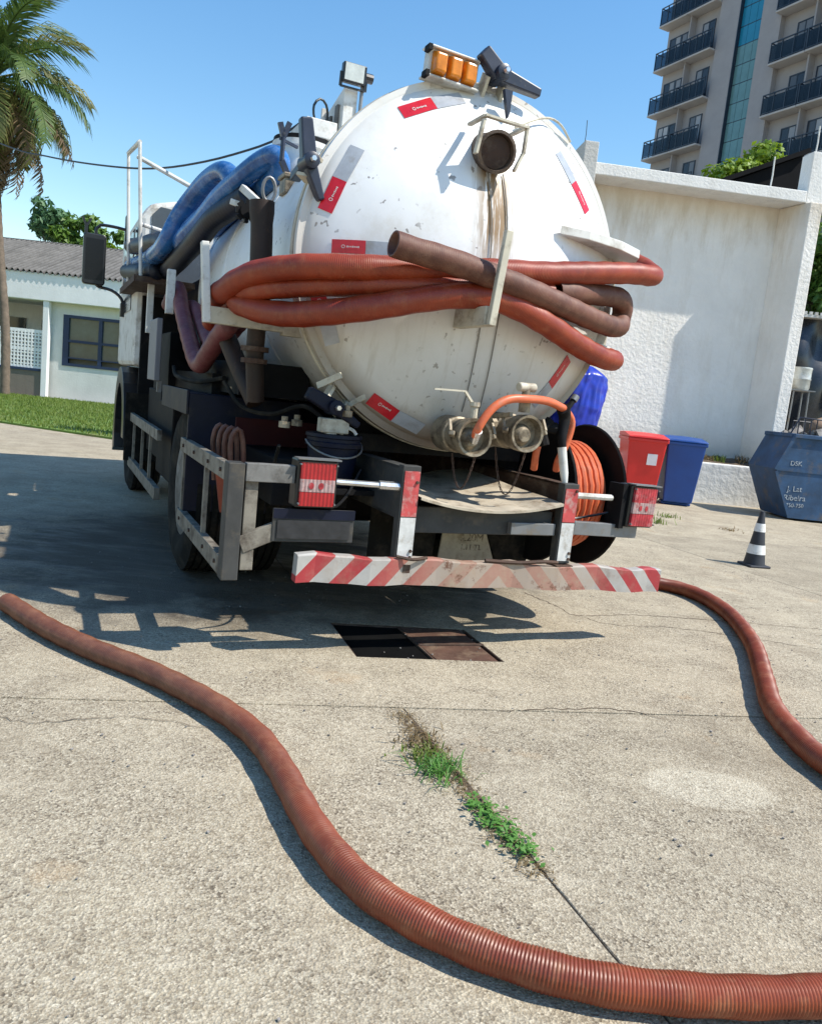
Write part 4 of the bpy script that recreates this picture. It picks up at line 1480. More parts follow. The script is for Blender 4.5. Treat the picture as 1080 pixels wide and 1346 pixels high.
# --- clamp levers on the door rim
def clamp(hub, tip_a, tip_b, wa, wb, m, bracket_dir):
    hub, A_, B__ = Vector(hub), Vector(tip_a), Vector(tip_b)
    b = MB()
    for tip, w0, w1 in ((A_, wa, wa * 0.8), (B__, wb, wb * 0.55)):
        d = (tip - hub).normalized()
        s_ = d.cross(V(0, 1, 0)).normalized()
        th_ = 0.032
        vs = []
        for yy in (-th_, th_):
            vs += [hub + s_ * w0 / 2 + V(0, yy, 0), hub - s_ * w0 / 2 + V(0, yy, 0), tip - s_ * w1 / 2 + V(0, yy * 0.8, 0), tip + s_ * w1 / 2 + V(0, yy * 0.8, 0)]
        b.add(vs, [(0, 1, 2, 3), (7, 6, 5, 4), (0, 4, 5, 1), (1, 5, 6, 2), (2, 6, 7, 3), (3, 7, 4, 0)])
    lv = b.build("clamp_lever", m, tk, bevel=0.008)
    b = MB()
    b.lathe([(-0.065, 0.022), (-0.06, 0.036), (0.05, 0.04)], hub, (0, 1, 0), 16)
    b.build("hub", m, lv, smooth=True)
    b = MB()
    b.lathe([(-0.092, 0.012), (-0.076, 0.016)], hub, (0, 1, 0), 6)
    b.build("bolt_head", MT['chrome'], lv)
    bd = Vector(bracket_dir)
    b = MB()
    for s_ in (-0.05, 0.05):
        t_ = bd.cross(V(0, 1, 0)).normalized() * s_
        b.bar(hub + t_ + V(0, 0.03, 0), hub + t_ + bd * 0.11 + V(0, 0.1, 0), 0.016, 0.07, (0, 1, 0))
    b.build("lever_bracket", MT['cream'], lv)
    b = MB()
    b.bar(hub + V(0, 0.06, 0), hub + bd * 0.02 + V(0, 0.28, 0), 0.05, 0.04)
    b.build("hinge_arm", m, lv, bevel=0.006)
    return lv
clamp((0.0, 0.36, 2.775), (-0.10, 0.36, 2.86), (0.235, 0.36, 2.745), 0.085, 0.075, MT['leverblue'], (0, 0, -1))
clamp((-0.885, 0.42, 2.20), (-0.915, 0.42, 2.385), (-0.815, 0.42, 2.045), 0.07, 0.06, MT['leverblue'], (0.92, 0, -0.36))
clamp((-0.665, 0.42, 1.115), (-0.80, 0.42, 1.175), (-0.53, 0.42, 1.035), 0.075, 0.06, MT['navy'], (0.62, 0, 0.78))
# pins poking out of the flange above the lower clamp
b = MB()
b.bar((-0.74, 0.46, 1.21), (-0.66, 0.36, 1.27), 0.012, 0.03)
b.bar((-0.58, 0.44, 1.13), (-0.53, 0.36, 1.18), 0.01, 0.025)
b.build("door_wedge", MT['cream'], tk)
# dark hanging tab under the top lever
b = MB()
b.prism([(0.01, 2.70), (0.055, 2.70), (0.052, 2.60), (0.045, 2.575)], 0.30, 0.325, (0, 0, 0), (1, 0, 0), (0, 0, 1), (0, 1, 0))
b.build("locking_tab", MT['leverblue'], tk)
# thin bent pipe on the door, upper right
b = MB()
b.tube(spline([on_dome(0.094, 2.537, 0.012), on_dome(0.20, 2.59, 0.035), on_dome(0.33, 2.645, 0.04), on_dome(0.42, 2.64, 0.03), on_dome(0.50, 2.59, 0.012)], 0.03), 0.006, 6)
b.build("bent_rod", MT['cream'], dome, smooth=True)
# cords hanging down the door
for (a_, c_) in (((-0.088, 2.281), (-0.026, 1.159)), ((-0.007, 2.28), (0.069, 1.147))):
    b = MB()
    pts = []
    for k in range(25):
        t = k / 24
        x = a_[0] + (c_[0] - a_[0]) * t + 0.008 * math.sin(t * 7)
        z = a_[1] + (c_[1] - a_[1]) * t
        pts.append(on_dome(x, z, 0.007))
    b.tube(pts, 0.0032, 5)
    b.build("cord", MT['cord'], dome)

# --- hose brackets
b = MB()
b.box((-0.195, -0.13, 1.545), (-0.145, 0.17, 1.63))
hb = b.build("hose_bracket", MT['cream'], tk, bevel=0.004)
b = MB()
b.bar((-0.175, -0.155, 1.545), (-0.145, -0.165, 1.95), 0.034, 0.03, (0, 1, 0))
b.build("bracket_post", MT['cream'], hb, bevel=0.003)
b = MB()
b.prism([(0.33, 0.16), (0.50, 0.15), (0.75, 0.21), (0.95, 0.31), (1.04, 0.45), (1.05, 0.62), (0.98, 0.78), (0.84, 0.8), (0.83, 0.5), (0.6, 0.32)], 2.065, 2.11, (0, 0, 0), (1, 0, 0), (0, 1, 0), (0, 0, 1))
rsf = b.build("hose_shelf", MT['white'], tk, bevel=0.004)
b = MB()
b.bar((0.92, 0.50, 2.064), (0.92, 0.50, 1.60), 0.045, 0.03)
b.bar((0.97, 0.54, 2.064), (0.96, 0.54, 1.86), 0.03, 0.03)
b.build("shelf_post", MT['cream'], rsf)
b = MB()
b.prism([(0.62, 0.34), (0.86, 0.40), (1.02, 0.52), (1.02, 0.75), (0.84, 0.75), (0.78, 0.5)], 1.575, 1.60, (0, 0, 0), (1, 0, 0), (0, 1, 0), (0, 0, 1))
b.build("lower_hose_shelf", MT['white'], tk, bevel=0.003)
b = MB()
b.box((-1.25, 0.72, 1.455), (-0.66, 0.78, 1.535))
lbk = b.build("side_hose_bracket", MT['cream'], tk, bevel=0.004)
b = MB()
b.bar((-1.235, 0.74, 1.455), (-1.265, 0.75, 1.83), 0.036, 0.05, (0, 1, 0))
b.build("bracket_post", MT['white'], lbk, bevel=0.004)
b = MB()
b.box((-0.86, 0.715, 1.44), (-0.74, 0.785, 1.545))
b.build("clamp_plate", MT['cream'], lbk, bevel=0.003)

# --- pump pipe standing on the left side
b = MB()
b.tube(spline([(-1.0, 0.78, 2.07), (-0.985, 0.78, 1.8), (-0.975, 0.80, 1.47), (-0.97, 0.82, 1.32), (-0.94, 0.86, 1.10)], 0.05), 0.058, 16, rf=lambda i: 0.062 if i < 2 else (0.055 if i < 11 else 0.046), hollow=0.12)
b.build("vent_pipe", MT['pipe'], tk, smooth=True)
b = MB()
b.tube(spline([(-1.06, 1.12, 1.42), (-1.0, 1.02, 1.26), (-0.93, 0.90, 1.09)], 0.05), 0.05, 14)
b.build("elbow_pipe", MT['pipe'], tk, smooth=True)
b = MB()
for z_, r_ in ((1.36, 0.072), (1.30, 0.068)):
    b.lathe([(-0.012, r_), (0.012, r_)], (-0.973, 0.815, z_), (0, 0, 1), 12)
b.build("pipe_clip", MT['rusty'], tk)
b = MB()
b.bar((-1.06, 0.98, 2.16), (-0.97, 0.86, 2.06), 0.035)
b.bar((-1.10, 1.02, 2.09), (-1.03, 0.93, 2.06), 0.03)
b.build("white_union", MT['white'], tk, bevel=0.004)
b = MB()
for k in range(8):
    a = 2 * math.pi * k / 8
    b.bar((-1.05 + 0.02 * math.cos(a), 0.88, 2.03 + 0.02 * math.sin(a)), (-1.05 + 0.055 * math.cos(a), 0.88, 2.03 + 0.055 * math.sin(a)), 0.018, 0.03)
b.lathe([(-0.02, 0.035), (0.03, 0.035)], (-1.05, 0.88, 2.03), (0, 1, 0), 12)
b.build("star_handwheel", MT['black'], tk)
b = MB()
b.tube([(-0.93 + 0.055 * math.cos(2 * math.pi * k / 16) * 0.6, 0.95, 2.17 + 0.06 * math.sin(2 * math.pi * k / 16)) for k in range(17)], 0.009, 6)
b.bar((-0.93, 0.95, 2.11), (-0.95, 0.92, 2.02), 0.02)
b.build("lifting_ring", MT['galv'], tk, smooth=True)
b = MB()
b.box((-0.80, 1.15, 2.22), (-0.70, 1.27, 2.30))
b.box((-0.81, 1.14, 2.30), (-0.69, 1.28, 2.325))
b.build("relief_valve", MT['brass'], tk, bevel=0.006)

# --- manhole, vent box and lamp mast on top
b = MB()
b.lathe([(2.40, 0.165), (2.66, 0.165), (2.665, 0.19), (2.70, 0.19)], (-0.50, 1.95, 0), (0, 0, 1), 28)
b.build("manhole_neck", MT['white'], tk, smooth=True)
b = MB()
b.lathe([(2.702, 0.185), (2.728, 0.185)], (-0.50, 1.95, 0), (0, 0, 1), 28)
b.build("manhole_gasket", MT['black'], tk)
b = MB()
b.box((-0.53, 1.8, 2.735), (-0.33, 2.2, 2.845))
b.build("vent_box", MT['white'], tk, bevel=0.006)
b = MB()
b.tube([(-0.74, 1.5, 2.47), (-0.74, 1.5, 2.60)], 0.014, 8)
b.bar((-0.74, 1.5, 2.60), (-0.765, 1.5, 2.675), 0.02, 0.03)
b.bar((-0.74, 1.5, 2.60), (-0.71, 1.5, 2.685), 0.02, 0.03)
b.bar((-0.76, 1.5, 2.59), (-0.64, 1.55, 2.575), 0.014, 0.014)
b.bar((-0.74, 1.5, 2.47), (-0.70, 1.5, 2.40), 0.03, 0.03)
b.build("wing_clamp", MT['leverblue'], tk)
b = MB()
b.prism([(1.95, 2.70), (3.3, 2.70), (3.3, 2.80), (1.95, 3.13)], -0.255, -0.165, (0, 0, 0), (0, 1, 0), (0, 0, 1), (1, 0, 0))
mast = b.build("lamp_mast", MT['white'], tk, bevel=0.004)
for k in range(9):
    yy = 2.02 + k * 0.14
    b = MB()
    b.box((-0.272, yy, 2.72), (-0.254, yy + 0.05, 3.05 - 0.25 * (yy - 1.95)))
    b.build("louvre", MT['grey'], mast)
b = MB()
b.tube([(-0.15, 1.93, 2.75), (-0.145, 1.93, 3.15)], 0.012, 8)
b.build("conduit", MT['galv'], mast, smooth=True)
b = MB()
Ml = Matrix.Translation((-0.215, 1.90, 3.195)) @ Matrix.Rotation(R(4), 4, 'X') @ Matrix.Scale(0.78, 4)
b.box((-0.10, -0.02, -0.075), (0.10, 0.05, 0.075), Ml)
lamp = b.build("work_lamp", MT['plastic'], tk, bevel=0.008)
b = MB()
b.box((-0.088, -0.028, -0.062), (0.075, -0.019, 0.066), Ml)
b.build("lens", MT['fastglass'], lamp)
b = MB()
b.bar(Ml @ V(-0.107, 0.01, 0.0), Ml @ V(-0.107, 0.01, -0.11), 0.02, 0.008)
b.bar(Ml @ V(0.107, 0.01, 0.0), Ml @ V(0.107, 0.01, -0.11), 0.02, 0.008)
b.bar(Ml @ V(-0.107, 0.01, -0.108), Ml @ V(0.107, 0.01, -0.108), 0.02, 0.008)
b.lathe([(0, 0.03), (0.05, 0.03)], Ml @ V(0.10, 0.02, 0.0), (1, 0, 0), 10)
b.build("yoke", MT['plastic'], lamp)
b = MB()
b.tube(spline([(-0.46, 2.05, 2.84), (-0.42, 2.08, 2.88), (-0.36, 2.1, 2.88), (-0.31, 2.1, 2.95), (-0.33, 2.08, 3.03), (-0.38, 2.06, 3.05), (-0.42, 2.05, 3.0), (-0.41, 2.05, 2.92), (-0.35, 2.08, 2.88)], 0.03), 0.008, 6)
b.build("cable_loop", MT['wire'], mast, smooth=True)
b = MB()
b.box((-0.34, 2.12, 2.85), (-0.31, 2.15, 3.02))
b.build("white_conduit_box", MT['white'], mast)

# --- outlet valves at the bottom of the door
def valve(cx, cz, y0, y1, r, name):
    b = MB()
    b.lathe([(y0, r * 1.02), (y1 + 0.17, r * 1.0), (y1 + 0.165, r * 0.9), (y1 + 0.085, r * 0.9), (y1 + 0.08, r * 1.0), (y1 + 0.012, r * 1.04), (y1, r * 1.02), (y1 + 0.002, r * 0.88), (y1 + 0.05, r * 0.82)], (cx, 0, cz), (0, 1, 0), 28, False, True)
    vv = b.build("outlet_valve", MT['brass'], tk, smooth=True)
    b = MB()
    b.lathe([(y1 + 0.012, r * 0.35), (y1 + 0.02, r * 0.45), (y1 + 0.045, r * 0.62)], (cx - 0.01, 0, cz - 0.01), (0, 1, 0), 18)
    b.build("cap_boss", MT['brass'], vv, smooth=True)
    for s_ in (-1, 1):
        b = MB()
        b.bar((cx + s_ * r * 1.05, y1 + 0.05, cz), (cx + s_ * r * 1.35, y1 + 0.02, cz + 0.015), 0.03, 0.022)
        b.bar((cx + s_ * r * 1.35, y1 + 0.03, cz + 0.02), (cx + s_ * r * 1.3, y1 + 0.06, cz + 0.075), 0.016, 0.016)
        b.build("cam_arm", MT['brass'], vv, bevel=0.004)
    return vv
v1 = valve(-0.10, 1.045, 0.30, 0.0, 0.088, "a")
v2 = valve(0.185, 1.085, 0.34, 0.0, 0.088, "b")
# bleed valve with white knob on the second outlet
b = MB()
b.lathe([(0.10, 0.028), (0.15, 0.028), (0.155, 0.042), (0.175, 0.042), (0.18, 0.02), (0.215, 0.02)], (0.165, 0.03, 1.085), (0, 0, 1), 14)
b.build("bleed_stem", MT['brass'], v2, smooth=True)
b = MB()
b.lathe([(-0.052, 0.018), (-0.048, 0.022), (0.048, 0.022), (0.052, 0.018)], (0.165, 0.03, 1.305), (1, 0.15, 0.03), 14)
b.build("bleed_handle", MT['cream'], v2, smooth=True)
b = MB()
b.lathe([(0.09, 0.018), (0.14, 0.018), (0.145, 0.025), (0.165, 0.025)], (-0.09, 0.06, 1.045), (0, 0, 1), 10)
b.bar((-0.10, 0.06, 1.20), (-0.16, 0.04, 1.255), 0.008, 0.012)
b.bar((-0.16, 0.04, 1.255), (-0.33, 0.02, 1.25), 0.007, 0.008)
b.build("valve_handle", MT['cream'], v1)
def chain(p0, p1, sag, parent):
    b = MB()
    P0, P1 = Vector(p0), Vector(p1)
    n = 26
    pts = []
    for k in range(n + 1):
        t = k / n
        p = P0.lerp(P1, t) + V(0, 0, -sag * 4 * t * (1 - t))
        pts.append(p)
    for k in range(n):
        d = (pts[k + 1] - pts[k]) * 0.62
        m = (pts[k] + pts[k + 1]) / 2
        wv = V(0.0042, 0, 0) if k % 2 else V(0, 0.0042, 0)
        b.bar(m - d + wv, m + d + wv, 0.003)
        b.bar(m - d - wv, m + d - wv, 0.003)
    b.build("cap_chain", MT['rusty'], parent)
chain((-0.15, 0.12, 0.955), (-0.085, 0.01, 0.955), 0.16, v1)
chain((0.085, 0.12, 1.0), (0.19, 0.01, 0.995), 0.22, v2)
b = MB()
b.lathe([(0, 0.06), (0.03, 0.06)], (0.10, 0.22, 1.10), (-1, -0.2, 0), 14)
b.bar((0.05, 0.12, 1.15), (0.08, 0.0, 1.17), 0.02)
b.build("gate_lever", MT['brass'], tk)

# --- rails, posts, deck, bumper
for sx, nm in ((-0.405, 'L'), (0.485, 'R')):
    b = MB()
    b.box((sx - 0.045, 0.0, 0.445), (sx + 0.045, 0.055, 0.895 if nm == 'L' else 0.855))
    po = b.build("rear_post", MT['darkgrey'], tk, bevel=0.004)
    zt_ = 0.87 if nm == 'L' else 0.83
    b = MB()
    b.box((sx - 0.036, -0.004, 0.66), (sx + 0.04, -0.001, zt_))
    b.build("red_tape", MT['ref_red_old'], po)
    b = MB()
    b.box((sx - 0.036, -0.004, 0.46), (sx + 0.04, -0.001, 0.655))
    b.build("white_tape", MT['ref_white_old'], po)
    b = MB()
    zr = 0.885 if nm == 'L' else 0.845
    xo = sx - 0.035 if nm == 'L' else sx + 0.0
    b.box((xo, 0.06, zr - 0.24), (xo + 0.012, 6.2, zr))
    b.box((xo - 0.0, 0.06, zr - 0.012), (xo + 0.07, 6.2, zr + 0.001))
    b.box((xo - 0.0, 0.06, zr - 0.241), (xo + 0.07, 6.2, zr - 0.229))
    b.build("chassis_rail", MT['rusty'] if nm == 'R' else MT['darkgrey'], tk)
b = MB()
nx, ny = 24, 14
vs, fs = [], []
for th_ in (0.0, -0.012):
    for j in range(ny + 1):
        for i in range(nx + 1):
            x = -0.355 + 0.79 * i / nx
            y = -0.02 + 1.1 * j / ny
            u_ = (i / nx - 0.5) * 2
            z = 0.705 + 0.05 * u_ * u_ + 0.05 * j / ny + th_ + 0.006 * math.sin(i * 0.9) * math.sin(j * 0.8)
            vs.append((x, y, z))
N1 = (nx + 1) * (ny + 1)
for j in range(ny):
    for i in range(nx):
        q = j * (nx + 1) + i
        fs.append((q, q + 1, q + nx + 2, q + nx + 1))
        fs.append((N1 + q + 1, N1 + q, N1 + q + nx + 1, N1 + q + nx + 2))
for i in range(nx):
    fs.append((i + 1, i, N1 + i, N1 + i + 1))
b.add(vs, fs)
b.build("deck_plate", MT['deck'], tk, smooth=True)
b = MB()
b.box((-0.355, 0.06, 0.575), (0.43, 0.10, 0.70))
b.build("cross_member", MT['darkgrey'], tk, bevel=0.004)
b = MB()
b.box((0.17, 0.02, 0.585), (0.43, 0.058, 0.645))
b.build("tow_bar", MT['galv'], tk, bevel=0.003)
# bumper (its right end hangs a little lower)
b = MB()
Mb = Matrix.Translation((0.10, 0, 0.39)) @ Matrix.Rotation(R(1.7), 4, 'Y')
nseg = 24
vs, fs = [], []
rg = random.Random(8)
for i in range(nseg + 1):
    x = -1.02 + 2.04 * i / nseg
    w_ = 0.006 * math.sin(i * 1.1) + rg.uniform(-0.004, 0.004)
    for (yy, zz) in ((-0.03, -0.062 + 0.4 * w_), (-0.03, 0.056 + w_ * 0.6), (-0.018, 0.062 + w_), (0.03, 0.062 + w_), (0.03, -0.062)):
        vs.append(Mb @ V(x, yy + (w_ if yy < 0 else 0), zz))
for i in range(nseg):
    for k in range(5):
        k2 = (k + 1) % 5
        fs.append((i * 5 + k2, i * 5 + k, i * 5 + 5 + k, i * 5 + 5 + k2))
fs += [tuple(range(5)), tuple(nseg * 5 + k for k in range(5))[::-1]]
b.add(vs, fs)
bump = b.build("bumper", bumper_mat(), tk)
b = MB()
b.tube(spline([(0.02, -0.02, 0.462), (0.2, -0.03, 0.455), (0.34, -0.035, 0.462), (0.44, -0.02, 0.455)], 0.04), 0.010, 6)
b.tube(spline([(-0.45, -0.02, 0.478), (-0.38, -0.05, 0.470), (-0.30, -0.03, 0.475)], 0.03), 0.008, 6)
b.build("tie_wire", MT['rusty'], bump)
for sx in (-0.405, 0.485):
    b = MB()
    b.bar((sx, 0.02, 0.44), (sx, 0.02, 0.40), 0.1, 0.09)
    b.build("bumper_foot", MT['rusty'], tk)

# --- tail lights
def tail(Mt, w, h, lens_m, name_lab):
    b = MB()
    b.box((-w / 2, -0.02, -h / 2), (w / 2, 0.075, h / 2), Mt)
    hsg = b.build("tail_light", MT['plastic'], tk, bevel=0.008)
    b = MB()
    b.box((-w / 2 - 0.004, -0.045, h / 2), (w / 2 + 0.004, 0.02, h / 2 + 0.006), Mt)
    b.build("trim_rail", MT['galv'], hsg)
    for (z0, z1, mm, nm) in ((h * 0.10, h / 2 - 0.012, lens_m, "red_lens"), (-h * 0.16, h * 0.10, MT['white_lens'], "white_lens"), (-h / 2 + 0.01, -h * 0.17, lens_m, "red_lens")):
        b = MB()
        nf = 9
        ww_ = w - 0.03
        vs = []
        for i in range(nf * 2 + 1):
            x = -ww_ / 2 + ww_ * i / (nf * 2)
            yy = -0.035 - (0.0028 if i % 2 else 0.0)
            vs += [Mt @ V(x, yy, z0), Mt @ V(x, yy, z1), Mt @ V(x, -0.015, z0), Mt @ V(x, -0.015, z1)]
        fs = []
        for i in range(nf * 2):
            a = i * 4
            fs += [(a, a + 4, a + 5, a + 1), (a + 1, a + 5, a + 7, a + 3), (a, a + 2, a + 6, a + 4)]
        fs += [(0, 1, 3, 2), (nf * 8, nf * 8 + 2, nf * 8 + 3, nf * 8 + 1)]
        b.add(vs, fs)
        b.build(nm, mm, hsg)
    for sx in (-0.32, 0.02):
        b = MB()
        n_ = 14
        vs = []
        for q in range(n_):
            a = 2 * math.pi * q / n_
            vs.append(Mt @ V(sx * w * 0.7 + 0.012 * math.cos(a) + 0.012, -0.0392, -0.03 * h + 0.015 * math.sin(a)))
        b.add(vs, [tuple(range(n_))])
        b.build("bulb_seat", MT['faded_lens'], hsg)
    for sx in (-1, 1):
        for sz in (-1, 1):
            b = MB()
            b.lathe([(-0.044, 0.004), (-0.03, 0.005)], Mt @ V(sx * (w / 2 - 0.011), 0, sz * (h / 2 - 0.02)), Mt.to_3x3() @ V(0, 1, 0), 6)
            b.build("lens_screw", MT['galv'], hsg)
    return hsg
tl = tail(Matrix.Translation((-0.855, 0.01, 0.79)), 0.185, 0.21, MT['red_lens'], "l")
trl = tail(Matrix.Translation((0.955, 0.03, 0.755)) @ Matrix.Rotation(R(2), 4, 'Y') @ Matrix.Rotation(R(9), 4, 'Z'), 0.20, 0.225, MT['faded_lens'], "r")
trl['label'] = "sun faded right tail light"
b = MB()
b.box((-0.14, 0.0, -0.12), (-0.105, 0.10, 0.115), Matrix.Translation((0.955, 0.03, 0.755)) @ Matrix.Rotation(R(9), 4, 'Z'))
b.build("light_bracket", MT['black'], trl)
b = MB()
b.tube([(-0.76, 0.03, 0.80), (-0.55, 0.03, 0.795)], 0.014, 8)
b.tube([(-0.55, 0.03, 0.795), (-0.45, 0.03, 0.793)], 0.021, 8)
b.build("light_stay", MT['chrome'], tk, smooth=True)
b = MB()
b.tube([(0.54, 0.03, 0.795), (0.78, 0.05, 0.79)], 0.016, 8)
b.build("light_stay", MT['white'], tk, smooth=True)
b = MB()
b.box((0.535, 0.03, 0.605), (0.945, 0.07, 0.675), Matrix.Rotation(R(1.5), 4, 'Y'))
b.build("rear_beam", MT['galv'], tk, bevel=0.003)
b = MB()
b.box((-1.03, 0.01, 0.53), (-0.66, 0.022, 0.675))
npl = b.build("number_plate", MT['darkgrey'], tk, bevel=0.003)
b = MB()
b.box((-1.03, 0.004, 0.632), (-0.66, 0.0095, 0.675))
b.build("blue_band", MT['navy'], npl)
b = MB()
b.box((-1.01, 0.004, 0.545), (-0.68, 0.0095, 0.626))
b.build("shaded_face", MT['plate_shaded'], npl)

# --- left side guards
def guard(y0, y1, zlo, zhi, posts, m):
    b = MB()
    b.box((-1.225, y0, zhi - 0.075), (-1.19, y1, zhi))
    gd = b.build("side_guard", m, tk, bevel=0.003)
    b = MB()
    b.box((-1.225, y0, zlo), (-1.185, y1, zlo + 0.085))
    b.build("lower_rail", m, gd, bevel=0.003)
    for yy in posts:
        b = MB()
        b.box((-1.215, yy, zlo + 0.085), (-1.195, yy + 0.035, zhi - 0.075))
        b.build("upright", MT['guard'], gd)
    return gd
g1 = guard(0.09, 1.38, 0.355, 0.845, (1.30, 0.62), MT['guard'])
b = MB()
b.box((-1.235, 0.0, 0.36), (-1.165, 0.085, 0.86))
b.build("corner_post", MT['darkgrey'], g1, bevel=0.004)
b = MB()
b.box((-1.155, 0.02, 0.40), (-1.10, 0.065, 0.85))
b.build("inner_post", MT['guard'], g1, bevel=0.003)
b = MB()
b.box((-1.16, 0.0, 0.785), (-0.95, 0.05, 0.862))
b.build("back_rail", MT['grey'], g1, bevel=0.003)
b = MB()
b.bar((-1.16, 0.03, 0.51), (-1.00, 0.03, 0.58), 0.03, 0.075)
b.build("bent_back_rail", MT['guard'], g1, bevel=0.003)
guard(2.45, 4.5, 0.31, 0.80, (2.95, 3.5, 4.2), MT['guard'])

# --- wheels
def tyre(cx, cy, w, seed=0):
    b = MB()
    rr, hw = 0.505, w / 2
    prof = [(-hw * 0.86, 0.29), (-hw, 0.36), (-hw, 0.44), (-hw * 0.82, 0.487)]
    for k in range(5):
        x0 = -hw * 0.78 + k * hw * 0.33
        prof += [(x0, rr), (x0 + hw * 0.22, rr), (x0 + hw * 0.235, rr - 0.014), (x0 + hw * 0.315, rr - 0.014)]
    prof = prof[:-2]
    prof += [(hw * 0.82, 0.487), (hw, 0.44), (hw, 0.36), (hw * 0.86, 0.29)]
    b.lathe(prof, (cx, cy, 0.50), (1, 0, 0), 56, False, False)
    return b
def wheel(cx, cy, w, out):
    ty = tyre(cx, cy, w).build("wheel", MT['rubber'], tk, smooth=True)
    b = MB()
    s_ = out
    b.lathe([(s_ * w * 0.42, 0.29), (s_ * w * 0.40, 0.25), (s_ * w * 0.1, 0.22), (s_ * w * 0.1, 0.10), (s_ * w * 0.35, 0.09), (s_ * w * 0.36, 0.001)], (cx, cy, 0.5), (1, 0, 0), 28, True, True)
    b.build("rim", MT['grey'], ty, smooth=True)
    return ty
wheel(-1.03, 1.75, 0.27, -1)
wheel(-0.72, 1.75, 0.27, -1)
wheel(0.72, 1.75, 0.27, 1)
wheel(1.03, 1.75, 0.27, 1)
wheel(-1.03, 5.1, 0.29, -1)
wheel(1.03, 5.1, 0.29, 1)
b = MB()
b.tube([(-0.6, 1.75, 0.5), (-0.25, 1.75, 0.5), (0.25, 1.75, 0.5), (0.6, 1.75, 0.5)], 0.1, 12, rf=lambda i: 0.1 if i in (0, 3) else 0.17)
b.tube([(-0.9, 5.1, 0.5), (0.9, 5.1, 0.5)], 0.08, 10)
b.tube([(0.03, 1.7, 0.55), (0.03, 5.2, 0.7)], 0.05, 10)
b.build("axle", MT['black'], tk, smooth=True)
# mudguards
b = MB()
b.box((-1.21, 1.28, 1.07), (-0.5, 2.3, 1.10))
b.box((-1.21, 1.255, 0.44), (-0.58, 1.279, 1.10))
b.box((-1.225, 1.255, 0.98), (-1.211, 2.3, 1.115))
b.build("mudguard", MT['navy'], tk, bevel=0.004)
b = MB()
b.box((0.5, 1.28, 1.07), (1.21, 2.3, 1.10))
b.box((0.58, 1.255, 0.35), (1.21, 1.279, 1.10))
b.build("mudguard", MT['black'], tk)
b = MB()
pts = []
for k in range(13):
    a = R(-20 + 200 * k / 12)
    pts.append((5.1 + 0.62 * math.cos(a), 0.55 + 0.66 * math.sin(a)))
pin = [(5.1 + 0.44 * math.cos(R(-20 + 200 * k / 12)), 0.55 + 0.50 * math.sin(R(-20 + 200 * k / 12))) for k in range(13)]
b.prism(pts + pin[::-1], -1.28, -0.85, (0, 0, 0), (0, 1, 0), (0, 0, 1), (1, 0, 0))
b.build("front_mudguard", MT['plastic'], tk, bevel=0.006)
b = MB()
b.box((-1.27, 4.43, 0.36), (-0.86, 4.445, 0.98))
b.build("front_mud_flap", MT['rubber'], tk)
b = MB()
b.box((-1.10, 4.52, 0.75), (1.10, 6.3, 1.215))
b.build("cab_underside", MT['black'], tk)

# --- rubber mud flaps and painted panel under the deck
b = MB()
b.prism([(0.10, 0.60), (0.13, 0.60), (0.145, 0.50), (0.365, 0.49), (0.46, 0.26), (0.07, 0.26)], 0.58, 0.592, (0, 0, 0), (1, 0, 0), (0, 0, 1), (0, 1, 0))
mp = b.build("mud_panel", MT['mudpanel'], tk, bevel=0.002)
text_obj("painted_figures", "3.20M", 0.062, MT['mudmark'], mp, (0.275, 0.5785, 0.455), (R(90), R(1), 0))
text_obj("painted_figures", "1.11 TL", 0.045, MT['mudmark'], mp, (0.275, 0.5785, 0.40), (R(90), R(1), 0))
b = MB()
b.prism([(0.33, 0.60), (0.78, 0.60), (0.66, 0.26), (0.50, 0.26)], 0.62, 0.632, (0, 0, 0), (1, 0, 0), (0, 0, 1), (0, 1, 0))
b.build("mud_flap", MT['rubber'], tk)
b = MB()
b.prism([(-0.33, 0.60), (0.08, 0.60), (0.05, 0.26), (-0.33, 0.26)], 0.62, 0.632, (0, 0, 0), (1, 0, 0), (0, 0, 1), (0, 1, 0))
b.build("mud_flap", MT['rubber'], tk)

# --- underbody: subframe, boxes, air tanks, added as dark clutter to shade it
b = MB()
b.box((-0.55, 0.62, 0.90), (0.55, 4.1, 0.99))
for yy in (0.7, 1.5, 2.4, 3.2):
    b.prism([(-0.62, 0.94), (0.62, 0.94), (0.5, 1.12), (0.0, 0.985), (-0.5, 1.12)], yy, yy + 0.06, (0, 0, 0), (1, 0, 0), (0, 0, 1), (0, 1, 0))
b.build("added_subframe", MT['black'], tk)
b = MB()
b.box((-1.12, 2.5, 0.42), (-0.5, 3.3, 0.98))
b.build("dark_filler_box", MT['black'], tk, bevel=0.01)
b = MB()
b.box((-1.10, 3.35, 0.5), (-0.5, 4.2, 1.05))
b.build("dark_filler_box", MT['black'], tk, bevel=0.01)
b = MB()
b.box((0.5, 2.5, 0.42), (1.15, 4.2, 1.05))
b.build("dark_filler_box", MT['black'], tk, bevel=0.01)
b = MB()
b.box((-1.0, 1.0, 1.12), (-0.62, 2.3, 1.30))
b.box((-1.05, 1.5, 1.10), (-0.70, 3.4, 1.22))
b.build("hose_trough", MT['black'], tk)
b = MB()
b.lathe([(2.35, 0.001), (2.37, 0.14), (2.9, 0.14), (2.92, 0.001)], (-0.85, 0, 1.42), (0, 1, 0), 18, False, False)
b.lathe([(3.0, 0.12), (3.35, 0.12)], (-0.95, 0, 1.38), (0, 1, 0), 14)
b.box((-1.1, 3.0, 1.05), (-0.6, 3.9, 1.5))
b.build("vacuum_pump", MT['black'], tk, smooth=False, bevel=0.006)
b = MB()
b.box((-0.9, 0.55, 0.60), (-0.5, 1.2, 0.84))
b.build("rear_locker", MT['black'], tk, bevel=0.006)
